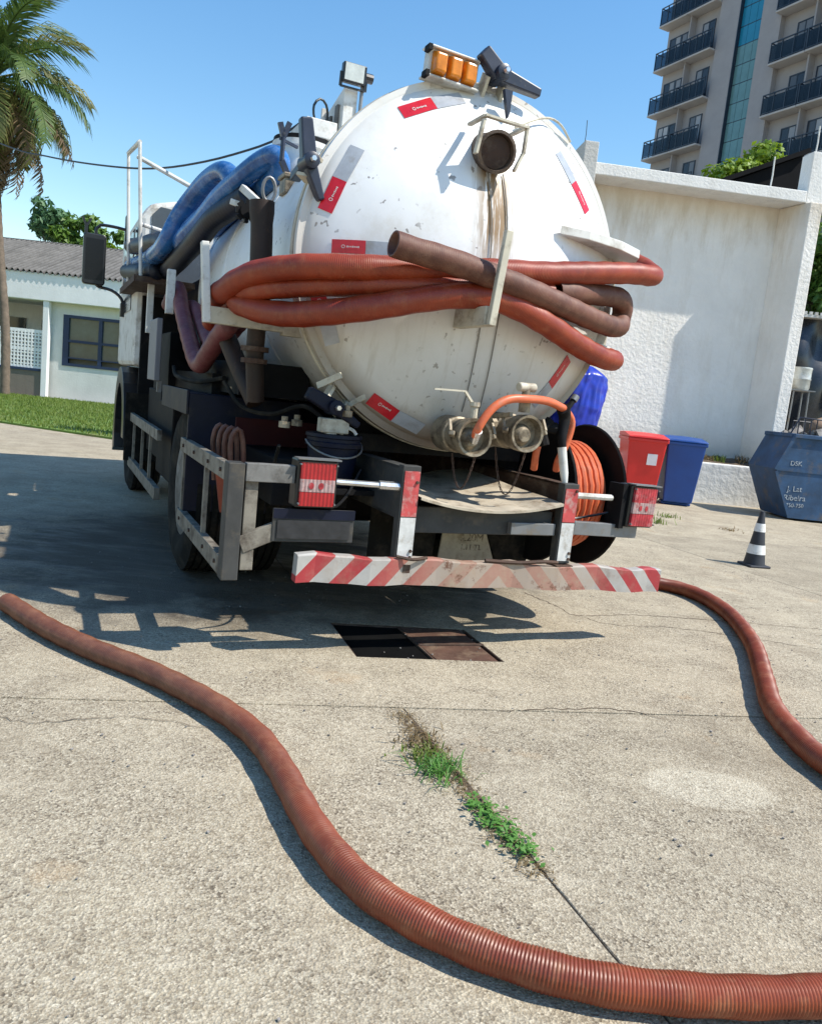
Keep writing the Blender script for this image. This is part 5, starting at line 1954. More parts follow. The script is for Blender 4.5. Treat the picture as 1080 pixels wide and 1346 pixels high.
b = MB()
b.box((0.5, 0.8, 0.62), (1.2, 1.24, 1.08))
b.build("rear_locker", MT['black'], tk, bevel=0.006)
b = MB()
b.box((-0.72, 0.40, 0.99), (-0.58, 0.48, 1.06))
b.build("latch_block", MT['cream'], tk, bevel=0.006)
# grey side plate, white stanchions, hose tray and ladder rails
b = MB()
b.box((-1.235, 2.72, 1.13), (-1.195, 3.16, 1.57))
b.build("side_plate", MT['plategrey'], tk, bevel=0.006)
b = MB()
b.bar((-1.19, 2.78, 1.05), (-1.19, 2.78, 1.13), 0.03)
b.build("plate_stay", MT['galv'], tk)
for x, y, z0, z1, w_ in ((-1.17, 2.62, 1.60, 1.90, 0.055), (-1.18, 3.75, 1.50, 1.92, 0.05)):
    b = MB()
    b.bar((x, y, z0), (x, y, z1), w_, w_)
    b.build("stanchion", MT['white'], tk, bevel=0.004)
b = MB()
b.box((-1.32, 3.58, 1.89), (-0.86, 5.0, 1.91))
b.box((-1.32, 3.56, 1.885), (-0.86, 3.58, 1.93))
b.box((-1.33, 3.58, 1.885), (-1.32, 5.0, 1.935))
b.build("hose_tray", MT['rusty'], tk)
b = MB()
b.tube([(-1.275, 3.62, 1.90), (-1.335, 3.62, 2.94)], 0.014, 8)
b.tube([(-1.29, 4.55, 1.90), (-1.345, 4.55, 3.06)], 0.014, 8)
b.tube([(-1.335, 3.62, 2.94), (-1.345, 4.55, 3.06)], 0.018, 8)
b.tube([(-1.30, 3.62, 2.33), (-0.95, 4.3, 2.40)], 0.016, 8)
b.tube([(-1.335, 3.75, 2.86), (-0.80, 3.55, 2.62)], 0.018, 8)
b.build("ladder_rail", MT['white'], tk, smooth=True)

# --- cab
b = MB()
b.box((-1.165, 4.50, 0.78), (1.10, 4.545, 1.86))
b.build("cab_back_shade", MT['black'], tk)  # black sheet added to stand for the darkness behind the cab
b = MB()
b.prism([(-1.22, 1.22), (1.2, 1.22), (1.2, 2.55), (1.12, 2.68), (0.9, 2.74), (-0.92, 2.74), (-1.14, 2.68), (-1.22, 2.55)], 4.55, 6.35, (0, 0, 0), (1, 0, 0), (0, 0, 1), (0, 1, 0))
cab = b.build("cab", MT['white'], tk, bevel=0.05)
b = MB()
b.prism([(-1.12, 1.85), (-0.62, 1.85), (-0.62, 2.56), (-0.68, 2.64), (-1.05, 2.66), (-1.12, 2.58)], 4.535, 4.548, (0, 0, 0), (1, 0, 0), (0, 0, 1), (0, 1, 0))
b.prism([(-0.55, 1.95), (0.55, 1.95), (0.55, 2.55), (-0.55, 2.55)], 4.535, 4.548, (0, 0, 0), (1, 0, 0), (0, 0, 1), (0, 1, 0))
b.build("rear_window", MT['cabglass'], cab, bevel=0.004)
b = MB()
b.prism([(5.0, 1.75), (6.1, 1.75), (6.0, 2.45), (5.0, 2.5)], -1.228, -1.222, (0, 0, 0), (0, 1, 0), (0, 0, 1), (1, 0, 0))
b.build("side_window", MT['glass_dark'], cab)
b = MB()
b.prism([(4.62, 1.9), (4.85, 1.9), (4.85, 2.5), (4.66, 2.46)], -1.228, -1.222, (0, 0, 0), (0, 1, 0), (0, 0, 1), (1, 0, 0))
b.build("quarter_window", MT['glass_dark'], cab)
b = MB()
b.box((-1.2, 5.6, 0.55), (1.2, 6.4, 1.20))
b.build("cab_step", MT['black'], tk, bevel=0.01)
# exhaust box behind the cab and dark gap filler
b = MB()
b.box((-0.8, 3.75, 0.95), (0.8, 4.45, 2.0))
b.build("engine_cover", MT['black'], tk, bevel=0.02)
# door mirror
b = MB()
b.prism([(-0.11, -0.25), (-0.09, -0.27), (0.09, -0.27), (0.11, -0.25), (0.11, 0.22), (0.09, 0.24), (-0.09, 0.24), (-0.11, 0.22)], -0.03, 0.06, (-1.53, 5.85, 2.28), (1, 0, 0), (0, 0, 1), (0, 1, 0))
mir = b.build("door_mirror", MT['plastic'], tk, bevel=0.012)
b = MB()
b.prism([(-0.085, -0.22), (0.085, -0.22), (0.085, 0.19), (-0.085, 0.19)], -0.034, -0.031, (-1.53, 5.85, 2.28), (1, 0, 0), (0, 0, 1), (0, 1, 0))
b.build("mirror_glass", MT['mirrorblk'], mir)
b = MB()
b.tube(spline([(-1.52, 5.88, 2.50), (-1.52, 5.88, 2.58), (-1.48, 5.88, 2.62), (-1.35, 5.85, 2.62), (-1.22, 5.8, 2.60)], 0.04), 0.016, 8)
b.build("mirror_arm", MT['plastic'], mir, smooth=True)
b = MB()
b.tube(spline([(-1.52, 5.88, 2.04), (-1.47, 5.88, 2.0), (-1.35, 5.85, 1.98), (-1.25, 5.8, 1.90), (-1.22, 5.8, 1.75)], 0.04), 0.016, 8)
b.build("mirror_arm", MT['plastic'], mir, smooth=True)
b = MB()
b.box((-1.25, 5.75, 2.42), (-1.215, 5.85, 2.74))
b.build("arm_mount", MT['plastic'], mir, bevel=0.006)
b = MB()
b.box((-1.26, 5.75, 1.72), (-1.215, 5.85, 1.86))
b.build("arm_mount", MT['plastic'], mir, bevel=0.006)
b = MB()
b.bar((-1.615, 5.88, 2.51), (-1.615, 5.88, 2.60), 0.03)
b.bar((-1.615, 5.88, 2.59), (-1.655, 5.88, 2.68), 0.022)
b.bar((-1.615, 5.88, 2.59), (-1.57, 5.88, 2.67), 0.022)
b.build("mirror_bracket", MT['plastic'], mir)

# --- hose reel on the right
RL = Vector((0.0, 0.60, 0.735))
b = MB()
b.lathe([(0.66, 0.40), (0.672, 0.405), (0.672, 0.12), (0.66, 0.12)], RL, (1, 0, 0), 48, True, True)
reel = b.build("hose_reel", MT['black'], tk, smooth=True)
b = MB()
b.lathe([(0.985, 0.12), (0.985, 0.41), (0.995, 0.418), (1.0, 0.41), (1.0, 0.12)], RL, (1, 0, 0), 48, True, True)
b.lathe([(0.672, 0.16), (0.985, 0.16)], RL, (1, 0, 0), 24, False, False)
b.lathe([(1.0, 0.05), (1.06, 0.05)], RL, (1, 0, 0), 12)
b.build("reel_flange", MT['black'], reel, smooth=True)
for layer, (rr, xs) in enumerate(((0.225, 8), (0.262, 8), (0.298, 7))):
    for k in range(xs):
        x = 0.692 + (k + (0.5 if layer % 2 else 0)) * 0.0365
        if x > 0.965:
            continue
        if layer < 2 and k not in (0, xs - 1, xs - 2):
            continue
        b = MB()
        n = 44
        pts = [(x + 0.006 * math.sin(2 * math.pi * q / n + k), RL.y + (rr + 0.004 * math.sin(3 * q + k)) * math.cos(2 * math.pi * q / n), RL.z + rr * math.sin(2 * math.pi * q / n)) for q in range(n + 1)]
        b.tube(pts, 0.0185, 8, caps=False)
        b.build("hose_coil", MT['orange'], reel, smooth=True)
b = MB()
b.lathe([(0.672, 0.29), (0.95, 0.29)], RL, (1, 0, 0), 32, False, False)
b.build("inner_coils", MT['orange'], reel)
b = MB()
b.bar((0.83, 0.60, 0.40), (0.83, 0.60, 0.70), 0.05)
b.bar((0.5, 1.05, 0.66), (1.05, 1.05, 0.66), 0.06)
b.bar((1.03, 0.60, 0.74), (1.03, 1.2, 0.74), 0.05)
b.build("reel_stand", MT['black'], reel)
# orange jetting hose from the left outlet up over to the lance
b = MB()
b.tube(spline([(-0.105, -0.005, 1.035), (-0.12, -0.05, 1.09), (-0.07, -0.06, 1.18), (0.01, -0.06, 1.235), (0.13, -0.045, 1.25), (0.29, 0.02, 1.25), (0.44, 0.10, 1.225)], 0.02), 0.02, 12)
jh = b.build("jetting_hose", MT['orange'], tk, smooth=True)
b = MB()
b.tube([(-0.105, 0.0, 1.03), (-0.118, -0.048, 1.08)], 0.022, 12)
b.build("hose_ferrule", MT['chrome'], jh, smooth=True)
b = MB()
b.tube(spline([(0.50, 0.16, 1.22), (0.56, 0.18, 1.16), (0.555, 0.19, 1.06), (0.52, 0.20, 0.95), (0.53, 0.22, 0.90)], 0.02), 0.019, 10)
b.tube(spline([(0.37, 0.17, 1.08), (0.365, 0.18, 0.98), (0.39, 0.22, 0.90)], 0.02), 0.019, 10)
b.build("lance_hose", MT['orange'], jh, smooth=True)
b = MB()
b.tube(spline([(0.44, 0.10, 1.225), (0.47, 0.12, 1.18), (0.455, 0.10, 1.08), (0.46, 0.09, 1.03)], 0.02), 0.03, 10, rf=lambda i: 0.036 - 0.0015 * i)
b.tube(spline([(0.40, 0.14, 1.16), (0.36, 0.14, 1.10), (0.37, 0.12, 1.03)], 0.02), 0.026, 8)
b.tube([(0.49, 0.14, 1.22), (0.53, 0.15, 1.27)], 0.014, 8)
b.tube([(0.33, 0.16, 1.13), (0.44, 0.14, 1.12)], 0.03, 8)
b.build("jetting_gun", MT['black'], tk, smooth=True)
b = MB()
b.tube([(0.455, 0.09, 1.03), (0.475, 0.07, 0.90), (0.485, 0.06, 0.83)], 0.022, 10, rf=lambda i: (0.024, 0.022, 0.012)[i])
b.build("gun_nozzle", MT['white'], tk, smooth=True)
b = MB()
b.lathe([(0, 0.02), (0.03, 0.02)], (0.53, 0.15, 1.27), (0.4, 0.1, 0.6), 10)
b.build("gun_knob", MT['galv'], tk, smooth=True)
# looped brown hoses hung behind the left guard with a rust red flap
for k in range(4):
    y = 0.98 - 0.09 * k
    b = MB()
    b.tube(spline([(-1.10 + 0.012 * k, y, 0.66), (-1.12 + 0.012 * k, y, 0.88), (-1.09 + 0.012 * k, y, 0.955), (-1.06 + 0.012 * k, y, 0.90), (-1.04 + 0.012 * k, y, 0.66)], 0.03), 0.013, 8)
    b.build("hung_hose_loop", MT['hose_dusty'], tk, smooth=True)
b = MB()
b.hexa([V(-1.10, 0.78, 0.52), V(-1.00, 0.66, 0.52), V(-1.0, 0.68, 0.53), V(-1.10, 0.80, 0.53), V(-1.14, 0.78, 0.76), V(-1.02, 0.66, 0.76), V(-1.02, 0.68, 0.77), V(-1.14, 0.80, 0.77)])
b.build("red_flap", MT['hose'], tk)
b = MB()
b.box((-1.0, 1.0, 0.86), (-0.55, 1.03, 1.0))
b.build("dark_red_panel", M("dark_red_paint", (0.035, 0.006, 0.006), 0.7, dirt=(0.02, 0.012, 0.01), spec=0.15), tk)
b = MB()
b.box((-0.80, 0.34, 0.70), (-0.42, 0.66, 0.725))
b.build("bucket_shelf", MT['black'], tk)

# --- springs, air lines, wiring and bolts of the chassis
b = MB()
for sx in (-0.53, 0.53):
    for k in range(5):
        L_ = 0.62 - 0.09 * k
        b.prism([(1.75 - L_, 0.70 + 0.02 * 0), (1.75, 0.585 - 0.018 * k), (1.75 + L_, 0.70), (1.75 + L_, 0.685), (1.75, 0.57 - 0.018 * k), (1.75 - L_, 0.685)], sx - 0.035, sx + 0.035, (0, 0, 0), (0, 1, 0), (0, 0, 1), (1, 0, 0))
b.build("leaf_spring", MT['black'], tk)
for pts, rr, mm in (([(-0.95, 0.30, 0.92), (-0.92, 0.45, 0.80), (-0.80, 0.60, 0.76), (-0.70, 0.9, 0.80), (-0.60, 1.3, 0.86)], 0.009, 'rubber'),
                    ([(-0.78, 0.10, 0.75), (-0.70, 0.20, 0.66), (-0.60, 0.30, 0.70), (-0.50, 0.40, 0.82)], 0.007, 'plastic'),
                    ([(-1.05, 1.15, 1.18), (-0.98, 0.98, 1.06), (-0.86, 0.82, 1.04), (-0.74, 0.66, 1.10), (-0.62, 0.56, 1.02)], 0.012, 'rubber'),
                    ([(-1.12, 2.6, 1.24), (-1.15, 2.2, 1.18), (-1.10, 1.7, 1.16), (-1.02, 1.3, 1.20)], 0.014, 'rubber'),
                    ([(0.52, 0.10, 0.72), (0.60, 0.14, 0.66), (0.72, 0.12, 0.68), (0.86, 0.08, 0.72)], 0.007, 'plastic'),
                    ([(-0.30, 0.35, 0.62), (-0.1, 0.45, 0.55), (0.15, 0.40, 0.58), (0.38, 0.30, 0.62)], 0.010, 'rusty')):
    b = MB()
    b.tube(spline(pts, 0.04), rr, 7)
    b.build("air_line", MT[mm], tk, smooth=True)
for x, y, z in ((-0.86, 0.56, 0.99), (-0.78, 0.62, 1.00), (-0.98, 1.20, 1.125), (-0.72, 1.1, 1.135), (-0.60, 0.40, 1.075)):
    b = MB()
    b.lathe([(0, 0.028), (0.03, 0.028), (0.032, 0.016), (0.055, 0.016)], (x, y, z), (0, 0, 1), 10)
    b.build("hydraulic_fitting", MT['brass'], tk)
bolt0 = None
def bolt(p, axis, r=0.011, m='galv'):
    b = MB()
    b.lathe([(0, r), (0.008, r)], p, axis, 6)
    return b.build("bolt", MT[m], tk)
for sx in (-0.405, 0.485):
    for z in (0.47, 0.50, 0.82):
        bolt(V(sx + 0.028, -0.0045, z), V(0, -1, 0), 0.008, 'rusty')
for y in (0.2, 0.5, 0.9, 1.25):
    bolt(V(-1.2255, y, 0.808), V(-1, 0, 0), 0.010, 'rusty')
    bolt(V(-1.2255, y, 0.40), V(-1, 0, 0), 0.010, 'rusty')
for k in range(4):
    bolt(V(-0.8 + 0.045 * k, 0.0, 0.0) + V(-0.3, 0.019, 0.825), V(0, -1, 0), 0.008, 'rusty')
# hinge knuckles and bolts round the door flange
# cable ties and a strap on the blue hoses' tray post
b = MB()
b.box((-1.245, 0.735, 1.50), (-1.225, 0.765, 1.56))
b.build("bracket_weld", MT['cream'], tk)
# ================================================================== HOSES
def ribbed(b, pts, r, pitch, amp, n=16, hollow=0.0, per=4, r_end=None):
    P = spline(pts, pitch / per)
    # even spacing along the curve so that ribs keep their pitch
    L_ = [0.0]
    for i in range(1, len(P)):
        L_.append(L_[-1] + (P[i] - P[i - 1]).length)
    m = int(L_[-1] / (pitch / per))
    Q, j = [], 0
    for k in range(m + 1):
        s_ = L_[-1] * k / m
        while j < len(P) - 2 and L_[j + 1] < s_:
            j += 1
        t = (s_ - L_[j]) / max(1e-9, L_[j + 1] - L_[j])
        Q.append(P[j].lerp(P[j + 1], min(1, max(0, t))))
    r2 = r if r_end is None else r_end
    b.tube(Q, r, n, rf=lambda i: r + (r2 - r) * min(1.0, i / (m * 0.6)) + amp * math.sin(2 * math.pi * i / per + 0.4) + 0.0012 * math.sin(i * 0.013 * 7), hollow=hollow)

def truck_hose(name, label, pts, r, m, group=None, pitch=0.0085, amp=0.0008, hollow=0.0):
    b = MB()
    ribbed(b, pts, r, pitch, amp, hollow=hollow)
    o = b.build(name, m, smooth=False)
    o.data.polygons.foreach_set("use_smooth", [True] * len(o.data.polygons))
    o.location = TR_LOC
    o.rotation_euler = (0, 0, TR_RZ)
    return tag(o, label, "hose", group)

GRP = "suction hoses hung on the truck"
truck_hose("suction_hose", "topmost red hose across the tank door, looping out past the right shelf",
           [(-1.10, 1.35, 1.50), (-1.16, 1.05, 1.585), (-1.175, 0.82, 1.60), (-1.165, 0.70, 1.615), (-1.13, 0.58, 1.655), (-1.07, 0.46, 1.69), (-0.98, 0.32, 1.71), (-0.88, 0.20, 1.72), (-0.73, 0.10, 1.73), (-0.55, 0.06, 1.75), (-0.31, 0.055, 1.78),
            (-0.07, 0.055, 1.815), (0.21, 0.07, 1.85), (0.54, 0.14, 1.91), (0.85, 0.23, 1.965), (1.04, 0.31, 1.99), (1.14, 0.41, 2.02), (1.165, 0.54, 2.08), (1.13, 0.70, 2.15), (1.06, 0.86, 2.19), (0.96, 1.1, 2.15), (0.93, 1.5, 2.05)],
           0.055, MT['hose'], GRP)
truck_hose("suction_hose", "dusty brown hose with its open end sticking out over the tank door",
           [(-0.64, -0.085, 1.822), (-0.54, -0.08, 1.812), (-0.37, -0.078, 1.798), (-0.18, -0.072, 1.772), (0.04, -0.05, 1.742), (0.30, 0.03, 1.712), (0.57, 0.15, 1.69), (0.78, 0.265, 1.685), (0.90, 0.34, 1.70), (0.955, 0.40, 1.75), (0.945, 0.385, 1.815), (0.86, 0.325, 1.845), (0.63, 0.235, 1.825), (0.42, 0.13, 1.795), (0.30, 0.10, 1.78)],
           0.055, MT['hose_dusty'], GRP, hollow=0.14)
truck_hose("suction_hose", "middle red hose of the bundle, between the top and bottom hoses on the left",
           [(0.27, 0.10, 1.77), (0.12, 0.075, 1.76), (-0.1, 0.055, 1.735), (-0.31, 0.05, 1.71), (-0.48, 0.06, 1.69), (-0.68, 0.13, 1.665), (-0.84, 0.26, 1.65), (-0.96, 0.40, 1.635), (-1.05, 0.52, 1.62), (-1.10, 0.66, 1.62), (-1.10, 0.9, 1.64), (-1.06, 1.3, 1.60)],
           0.05, MT['hose'], GRP)
truck_hose("suction_hose", "lowest red hose, drooping from the centre bracket to the lower right shelf",
           [(-1.02, 1.4, 1.45), (-1.08, 1.05, 1.55), (-1.10, 0.78, 1.585), (-1.09, 0.64, 1.555), (-1.02, 0.50, 1.525), (-0.93, 0.34, 1.515), (-0.82, 0.19, 1.53), (-0.65, 0.06, 1.57), (-0.46, 0.01, 1.625), (-0.29, -0.02, 1.665), (-0.12, -0.03, 1.68), (0.03, -0.02, 1.66), (0.22, 0.02, 1.615), (0.48, 0.13, 1.555), (0.72, 0.25, 1.52), (0.88, 0.34, 1.515), (0.97, 0.45, 1.53), (0.99, 0.62, 1.56), (0.96, 0.9, 1.60), (0.95, 1.4, 1.62)],
           0.057, MT['hose'], GRP)
truck_hose("suction_hose", "faded mauve hose sagging in a V below the left hose bracket",
           [(-1.08, 3.4, 1.72), (-1.1, 2.81, 1.80), (-1.1, 2.48, 1.61), (-1.1, 2.07, 1.40), (-1.1, 1.80, 1.285), (-1.1, 1.60, 1.265), (-1.1, 1.42, 1.32), (-1.09, 1.15, 1.42), (-1.08, 0.95, 1.48)],
           0.052, MT['hose_pink'], GRP)
truck_hose("suction_hose", "second mauve hose just behind the sagging V hose",
           [(-1.0, 3.2, 1.70), (-1.0, 2.6, 1.66), (-1.0, 2.1, 1.46), (-1.0, 1.7, 1.38), (-0.98, 1.2, 1.50)],
           0.045, MT['hose_pink'], GRP)
G2 = "blue duct hoses on the tray"
truck_hose("duct_hose", "bright blue duct hose with the left looped end standing above the tray",
           [(-1.22, 5.2, 2.18), (-1.20, 3.9, 2.10), (-1.17, 3.1, 2.12), (-1.10, 2.95, 2.31), (-1.02, 2.83, 2.45), (-0.95, 2.57, 2.545), (-0.90, 2.36, 2.55), (-0.86, 2.28, 2.47), (-0.88, 2.46, 2.40), (-0.96, 2.65, 2.31), (-1.03, 2.9, 2.22), (-1.06, 3.3, 2.14), (-1.10, 3.8, 2.04), (-1.18, 4.6, 2.02)],
           0.068, MT['hose_blue'], G2, 0.03, 0.0004)
truck_hose("duct_hose", "pale blue duct hose reaching highest over the tank shoulder",
           [(-1.24, 5.0, 2.05), (-1.12, 4.07, 2.16), (-1.08, 3.02, 2.15), (-1.0, 2.65, 2.25), (-0.92, 2.34, 2.385), (-0.84, 2.04, 2.475), (-0.76, 1.88, 2.545), (-0.71, 1.76, 2.555), (-0.67, 1.83, 2.50), (-0.70, 2.1, 2.45), (-0.75, 2.6, 2.40), (-0.80, 3.2, 2.32)],
           0.066, MT['hose_blue'], G2, 0.03, 0.0004)
truck_hose("duct_hose", "dark navy duct hose lying lowest on the rusty tray",
           [(-0.80, 2.05, 2.36), (-0.87, 2.2, 2.30), (-0.95, 2.4, 2.235), (-1.0, 2.65, 2.14), (-1.06, 3.1, 2.04), (-1.08, 3.84, 2.0), (-1.16, 4.5, 2.0), (-1.22, 5.1, 2.0)],
           0.075, MT['hose_navy'], G2, 0.03, 0.0004)
truck_hose("duct_hose", "second dark navy duct hose along the outer edge of the tray",
           [(-1.16, 3.55, 1.985), (-1.22, 3.75, 1.985), (-1.25, 3.95, 2.0), (-1.27, 5.0, 2.10)],
           0.07, MT['hose_navy'], G2, 0.03, 0.0004)
truck_hose("duct_hose", "third dark navy duct hose heaped on top at the left end of the tray",
           [(-1.13, 3.25, 2.15), (-1.15, 3.45, 2.20), (-1.18, 3.7, 2.22), (-1.22, 4.2, 2.25), (-1.24, 5.0, 2.34)],
           0.072, MT['hose_navy'], G2, 0.03, 0.0004)
G3 = "large hoses lying on the concrete"
b = MB()
ribbed(b, [(x, y, 0.0455) for x, y in [(-1.856, 3.62), (-1.538, 3.335), (-1.249, 3.123), (-0.931, 2.928), (-0.632, 2.694), (-0.437, 2.484), (-0.315, 2.271), (-0.237, 2.102), (-0.149, 1.922), (-0.035, 1.751), (0.096, 1.637), (0.261, 1.548), (0.447, 1.494), (0.667, 1.484), (0.97, 1.523), (1.5, 1.66), (2.2, 1.75), (3.2, 1.6), (4.4, 1.9)]], 0.0445, 0.0082, 0.0010, 18, hollow=0.15, r_end=0.0405)
o = b.build("ground_hose", MT['hose_ground'], smooth=True)
tag(o, "long ribbed red hose snaking across the foreground with its open end at the far left", "hose", G3)
b = MB()
ribbed(b, [(x, y, 0.047) for x, y in [(0.2, 5.75), (0.8, 5.70), (1.35, 5.72), (1.80, 5.70), (2.042, 5.494), (2.093, 4.991), (1.973, 4.307), (1.777, 3.698), (1.637, 3.28), (1.593, 2.974), (1.598, 2.745), (1.72, 2.3), (2.1, 1.95), (2.6, 1.9)]], 0.046, 0.0085, 0.0010, 16)
o = b.build("ground_hose", MT['hose_ground'], smooth=True)
tag(o, "red hose curving over the concrete from the right end of the striped bumper", "hose", G3)

# ================================================================== THINGS ON THE TRUCK
bk = thing("bucket", "dark blue bucket standing behind the left tail light", "bucket", TR_LOC, TR_RZ)
b = MB()
b.lathe([(0.0, 0.105), (0.19, 0.128), (0.195, 0.14), (0.215, 0.142), (0.22, 0.134), (0.235, 0.134), (0.24, 0.142), (0.255, 0.14)], (-0.62, 0.50, 0.727), (0, 0, 1), 32)
b.build("pail", MT['navy'], bk, smooth=True)
b = MB()
b.tube([(-0.62 + 0.144 * math.cos(a), 0.50 + 0.144 * math.sin(a), 0.945 - 0.07 * max(0, -math.sin(a))) for a in [math.pi + math.pi * k / 16 for k in range(17)]], 0.005, 6)
b.build("handle", MT['galv'], bk, smooth=True)
b = MB()
b.box((-0.69, 0.41, 0.985), (-0.64, 0.45, 1.012))
b.box((-0.62, 0.42, 0.985), (-0.60, 0.45, 1.005))
b.tube(spline([(-0.62, 0.42, 0.99), (-0.59, 0.42, 1.02), (-0.55, 0.43, 1.01), (-0.53, 0.43, 0.99)], 0.01), 0.009, 6)
b.build("fittings_in_lid", MT['white'], bk)
# blue plastic bag
b = MB()
nu, nv = 96, 48
rg = random.Random(3)
vs, fs = [], []
for j in range(nv + 1):
    t = j / nv
    prof_r = (0.90 + 0.14 * math.sin(math.pi * t)) if j else 0.0
    if t > 0.86:
        prof_r *= max(0.0, (1 - t) / 0.14) ** 0.35
    for i in range(nu):
        a = 2 * math.pi * i / nu
        ca, sa = math.cos(a), math.sin(a)
        w_ = 1.0 + 0.16 * mnoise.noise(Vector((ca * 1.6, sa * 1.6, t * 0.8 + 3))) - 0.13 * abs(mnoise.noise(Vector((ca * 4.2, sa * 4.2, t * 1.1)))) - 0.10 * abs(mnoise.noise(Vector((ca * 8, sa * 8, t * 2.4 + 7)))) + 0.05 * mnoise.noise(Vector((ca * 5, sa * 5, t * 9)))
        x = 1.165 + 0.05 * t + 0.19 * prof_r * w_ * math.cos(a)
        y = 1.03 + 0.15 * prof_r * w_ * math.sin(a)
        vs.append((x, y, 1.085 + 0.43 * t + 0.012 * math.sin(3 * a) * t))
for j in range(nv):
    for i in range(nu):
        i2 = (i + 1) % nu
        fs.append((j * nu + i, j * nu + i2, (j + 1) * nu + i2, (j + 1) * nu + i))
fs.append(tuple(range(nu))[::-1])
fs.append(tuple(nv * nu + i for i in range(nu)))
b.add(vs, fs)
o = b.build("plastic_bag", MT['tarp_blue'])
o.data.polygons.foreach_set("use_smooth", [True] * len(o.data.polygons))
o.location, o.rotation_euler = TR_LOC, (0, 0, TR_RZ)
tag(o, "shiny bright blue plastic bag bulging above the orange hose reel", "bag")

# ================================================================== YARD OBJECTS
def bin_(label, loc, m, rz, with_label):
    t = thing("wheelie_bin", label, "bin", loc, rz, "wheeled bins by the white wall")
    b = MB()
    lo, hi = (-0.22, -0.25, 0.06), (0.22, 0.25, 0.06)
    b.hexa([V(-0.215, -0.24, 0.05), V(0.215, -0.24, 0.05), V(0.215, 0.22, 0.05), V(-0.215, 0.22, 0.05), V(-0.285, -0.33, 0.96), V(0.285, -0.33, 0.96), V(0.285, 0.33, 0.96), V(-0.285, 0.33, 0.96)])
    b.box((-0.225, -0.15, 0.0), (0.225, 0.05, 0.05))
    b.build("body", m, t, bevel=0.02)
    b = MB()
    b.box((-0.30, -0.345, 0.915), (0.30, 0.345, 0.965))
    b.build("rim", m, t, bevel=0.012)
    b = MB()
    nx = 8
    vs = []
    for i in range(nx + 1):
        x = -0.295 + 0.59 * i / nx
        for yy, zz in ((-0.36, 0.968), (-0.35, 0.99), (0.0, 1.035), (0.34, 1.03), (0.345, 0.968)):
            vs.append((x, yy, zz + 0.012 * math.sin(math.pi * i / nx) * (1 if zz > 0.98 else 0)))
    fs = []
    for i in range(nx):
        for k in range(5):
            k2 = (k + 1) % 5
            fs.append((i * 5 + k2, i * 5 + k, i * 5 + 5 + k, i * 5 + 5 + k2))
    fs += [tuple(range(5)), tuple(nx * 5 + k for k in range(5))[::-1]]
    b.add(vs, fs)
    b.build("lid", m, t, bevel=0.008)
    b = MB()
    b.tube([(-0.22, 0.37, 0.98), (0.22, 0.37, 0.98)], 0.018, 8)
    for s_ in (-0.22, 0.22):
        b.bar((s_, 0.32, 0.97), (s_, 0.38, 0.98), 0.03)
    b.build("handle", m, t, smooth=True)
    for s_ in (-1, 1):
        b = MB()
        b.lathe([(s_ * 0.20, 0.1), (s_ * 0.25, 0.1)], (0, 0.24, 0.1), (1, 0, 0), 20)
        b.build("wheel", MT['rubber'], t)
    if with_label:
        b = MB()
        b.hexa([V(0.02, -0.304, 0.58), V(0.165, -0.304, 0.58), V(0.165, -0.29, 0.58), V(0.02, -0.29, 0.58), V(0.02, -0.319, 0.745), V(0.165, -0.319, 0.745), V(0.165, -0.30, 0.745), V(0.02, -0.30, 0.745)])
        lb_ = b.build("sticker", MT['label'], t)
    else:
        b = MB()
    return t
bin_("red wheeled bin with a white square sticker on its front", (3.37, 12.02, 0), MT['bin_red'], R(-2), True)
bin_("plain blue wheeled bin on the right of the red one", (4.00, 12.15, 0), MT['bin_blue'], R(-4), False)

cn = thing("traffic_cone", "black and white banded traffic cone standing on the yard before the skip", "traffic cone", (3.18, 7.17, 0), R(12))
b = MB()
b.box((-0.105, -0.105, 0.0), (0.105, 0.105, 0.022))
b.build("base", MT['cone_blk'], cn, bevel=0.008)
zc = [0.022, 0.12, 0.205, 0.325, 0.40, 0.51]
rc = lambda z: 0.094 - (z - 0.022) * (0.094 - 0.02) / 0.488
for k in range(5):
    b = MB()
    off = 0.0025 if k % 2 else 0.0
    b.lathe([(zc[k], rc(zc[k]) + off), (zc[k + 1], rc(zc[k + 1]) + off)], (0, 0, 0), (0, 0, 1), 28, False, k == 4)
    b.build("white_band" if k % 2 else "black_band", MT['cone_wht'] if k % 2 else MT['cone_blk'], cn, smooth=True)

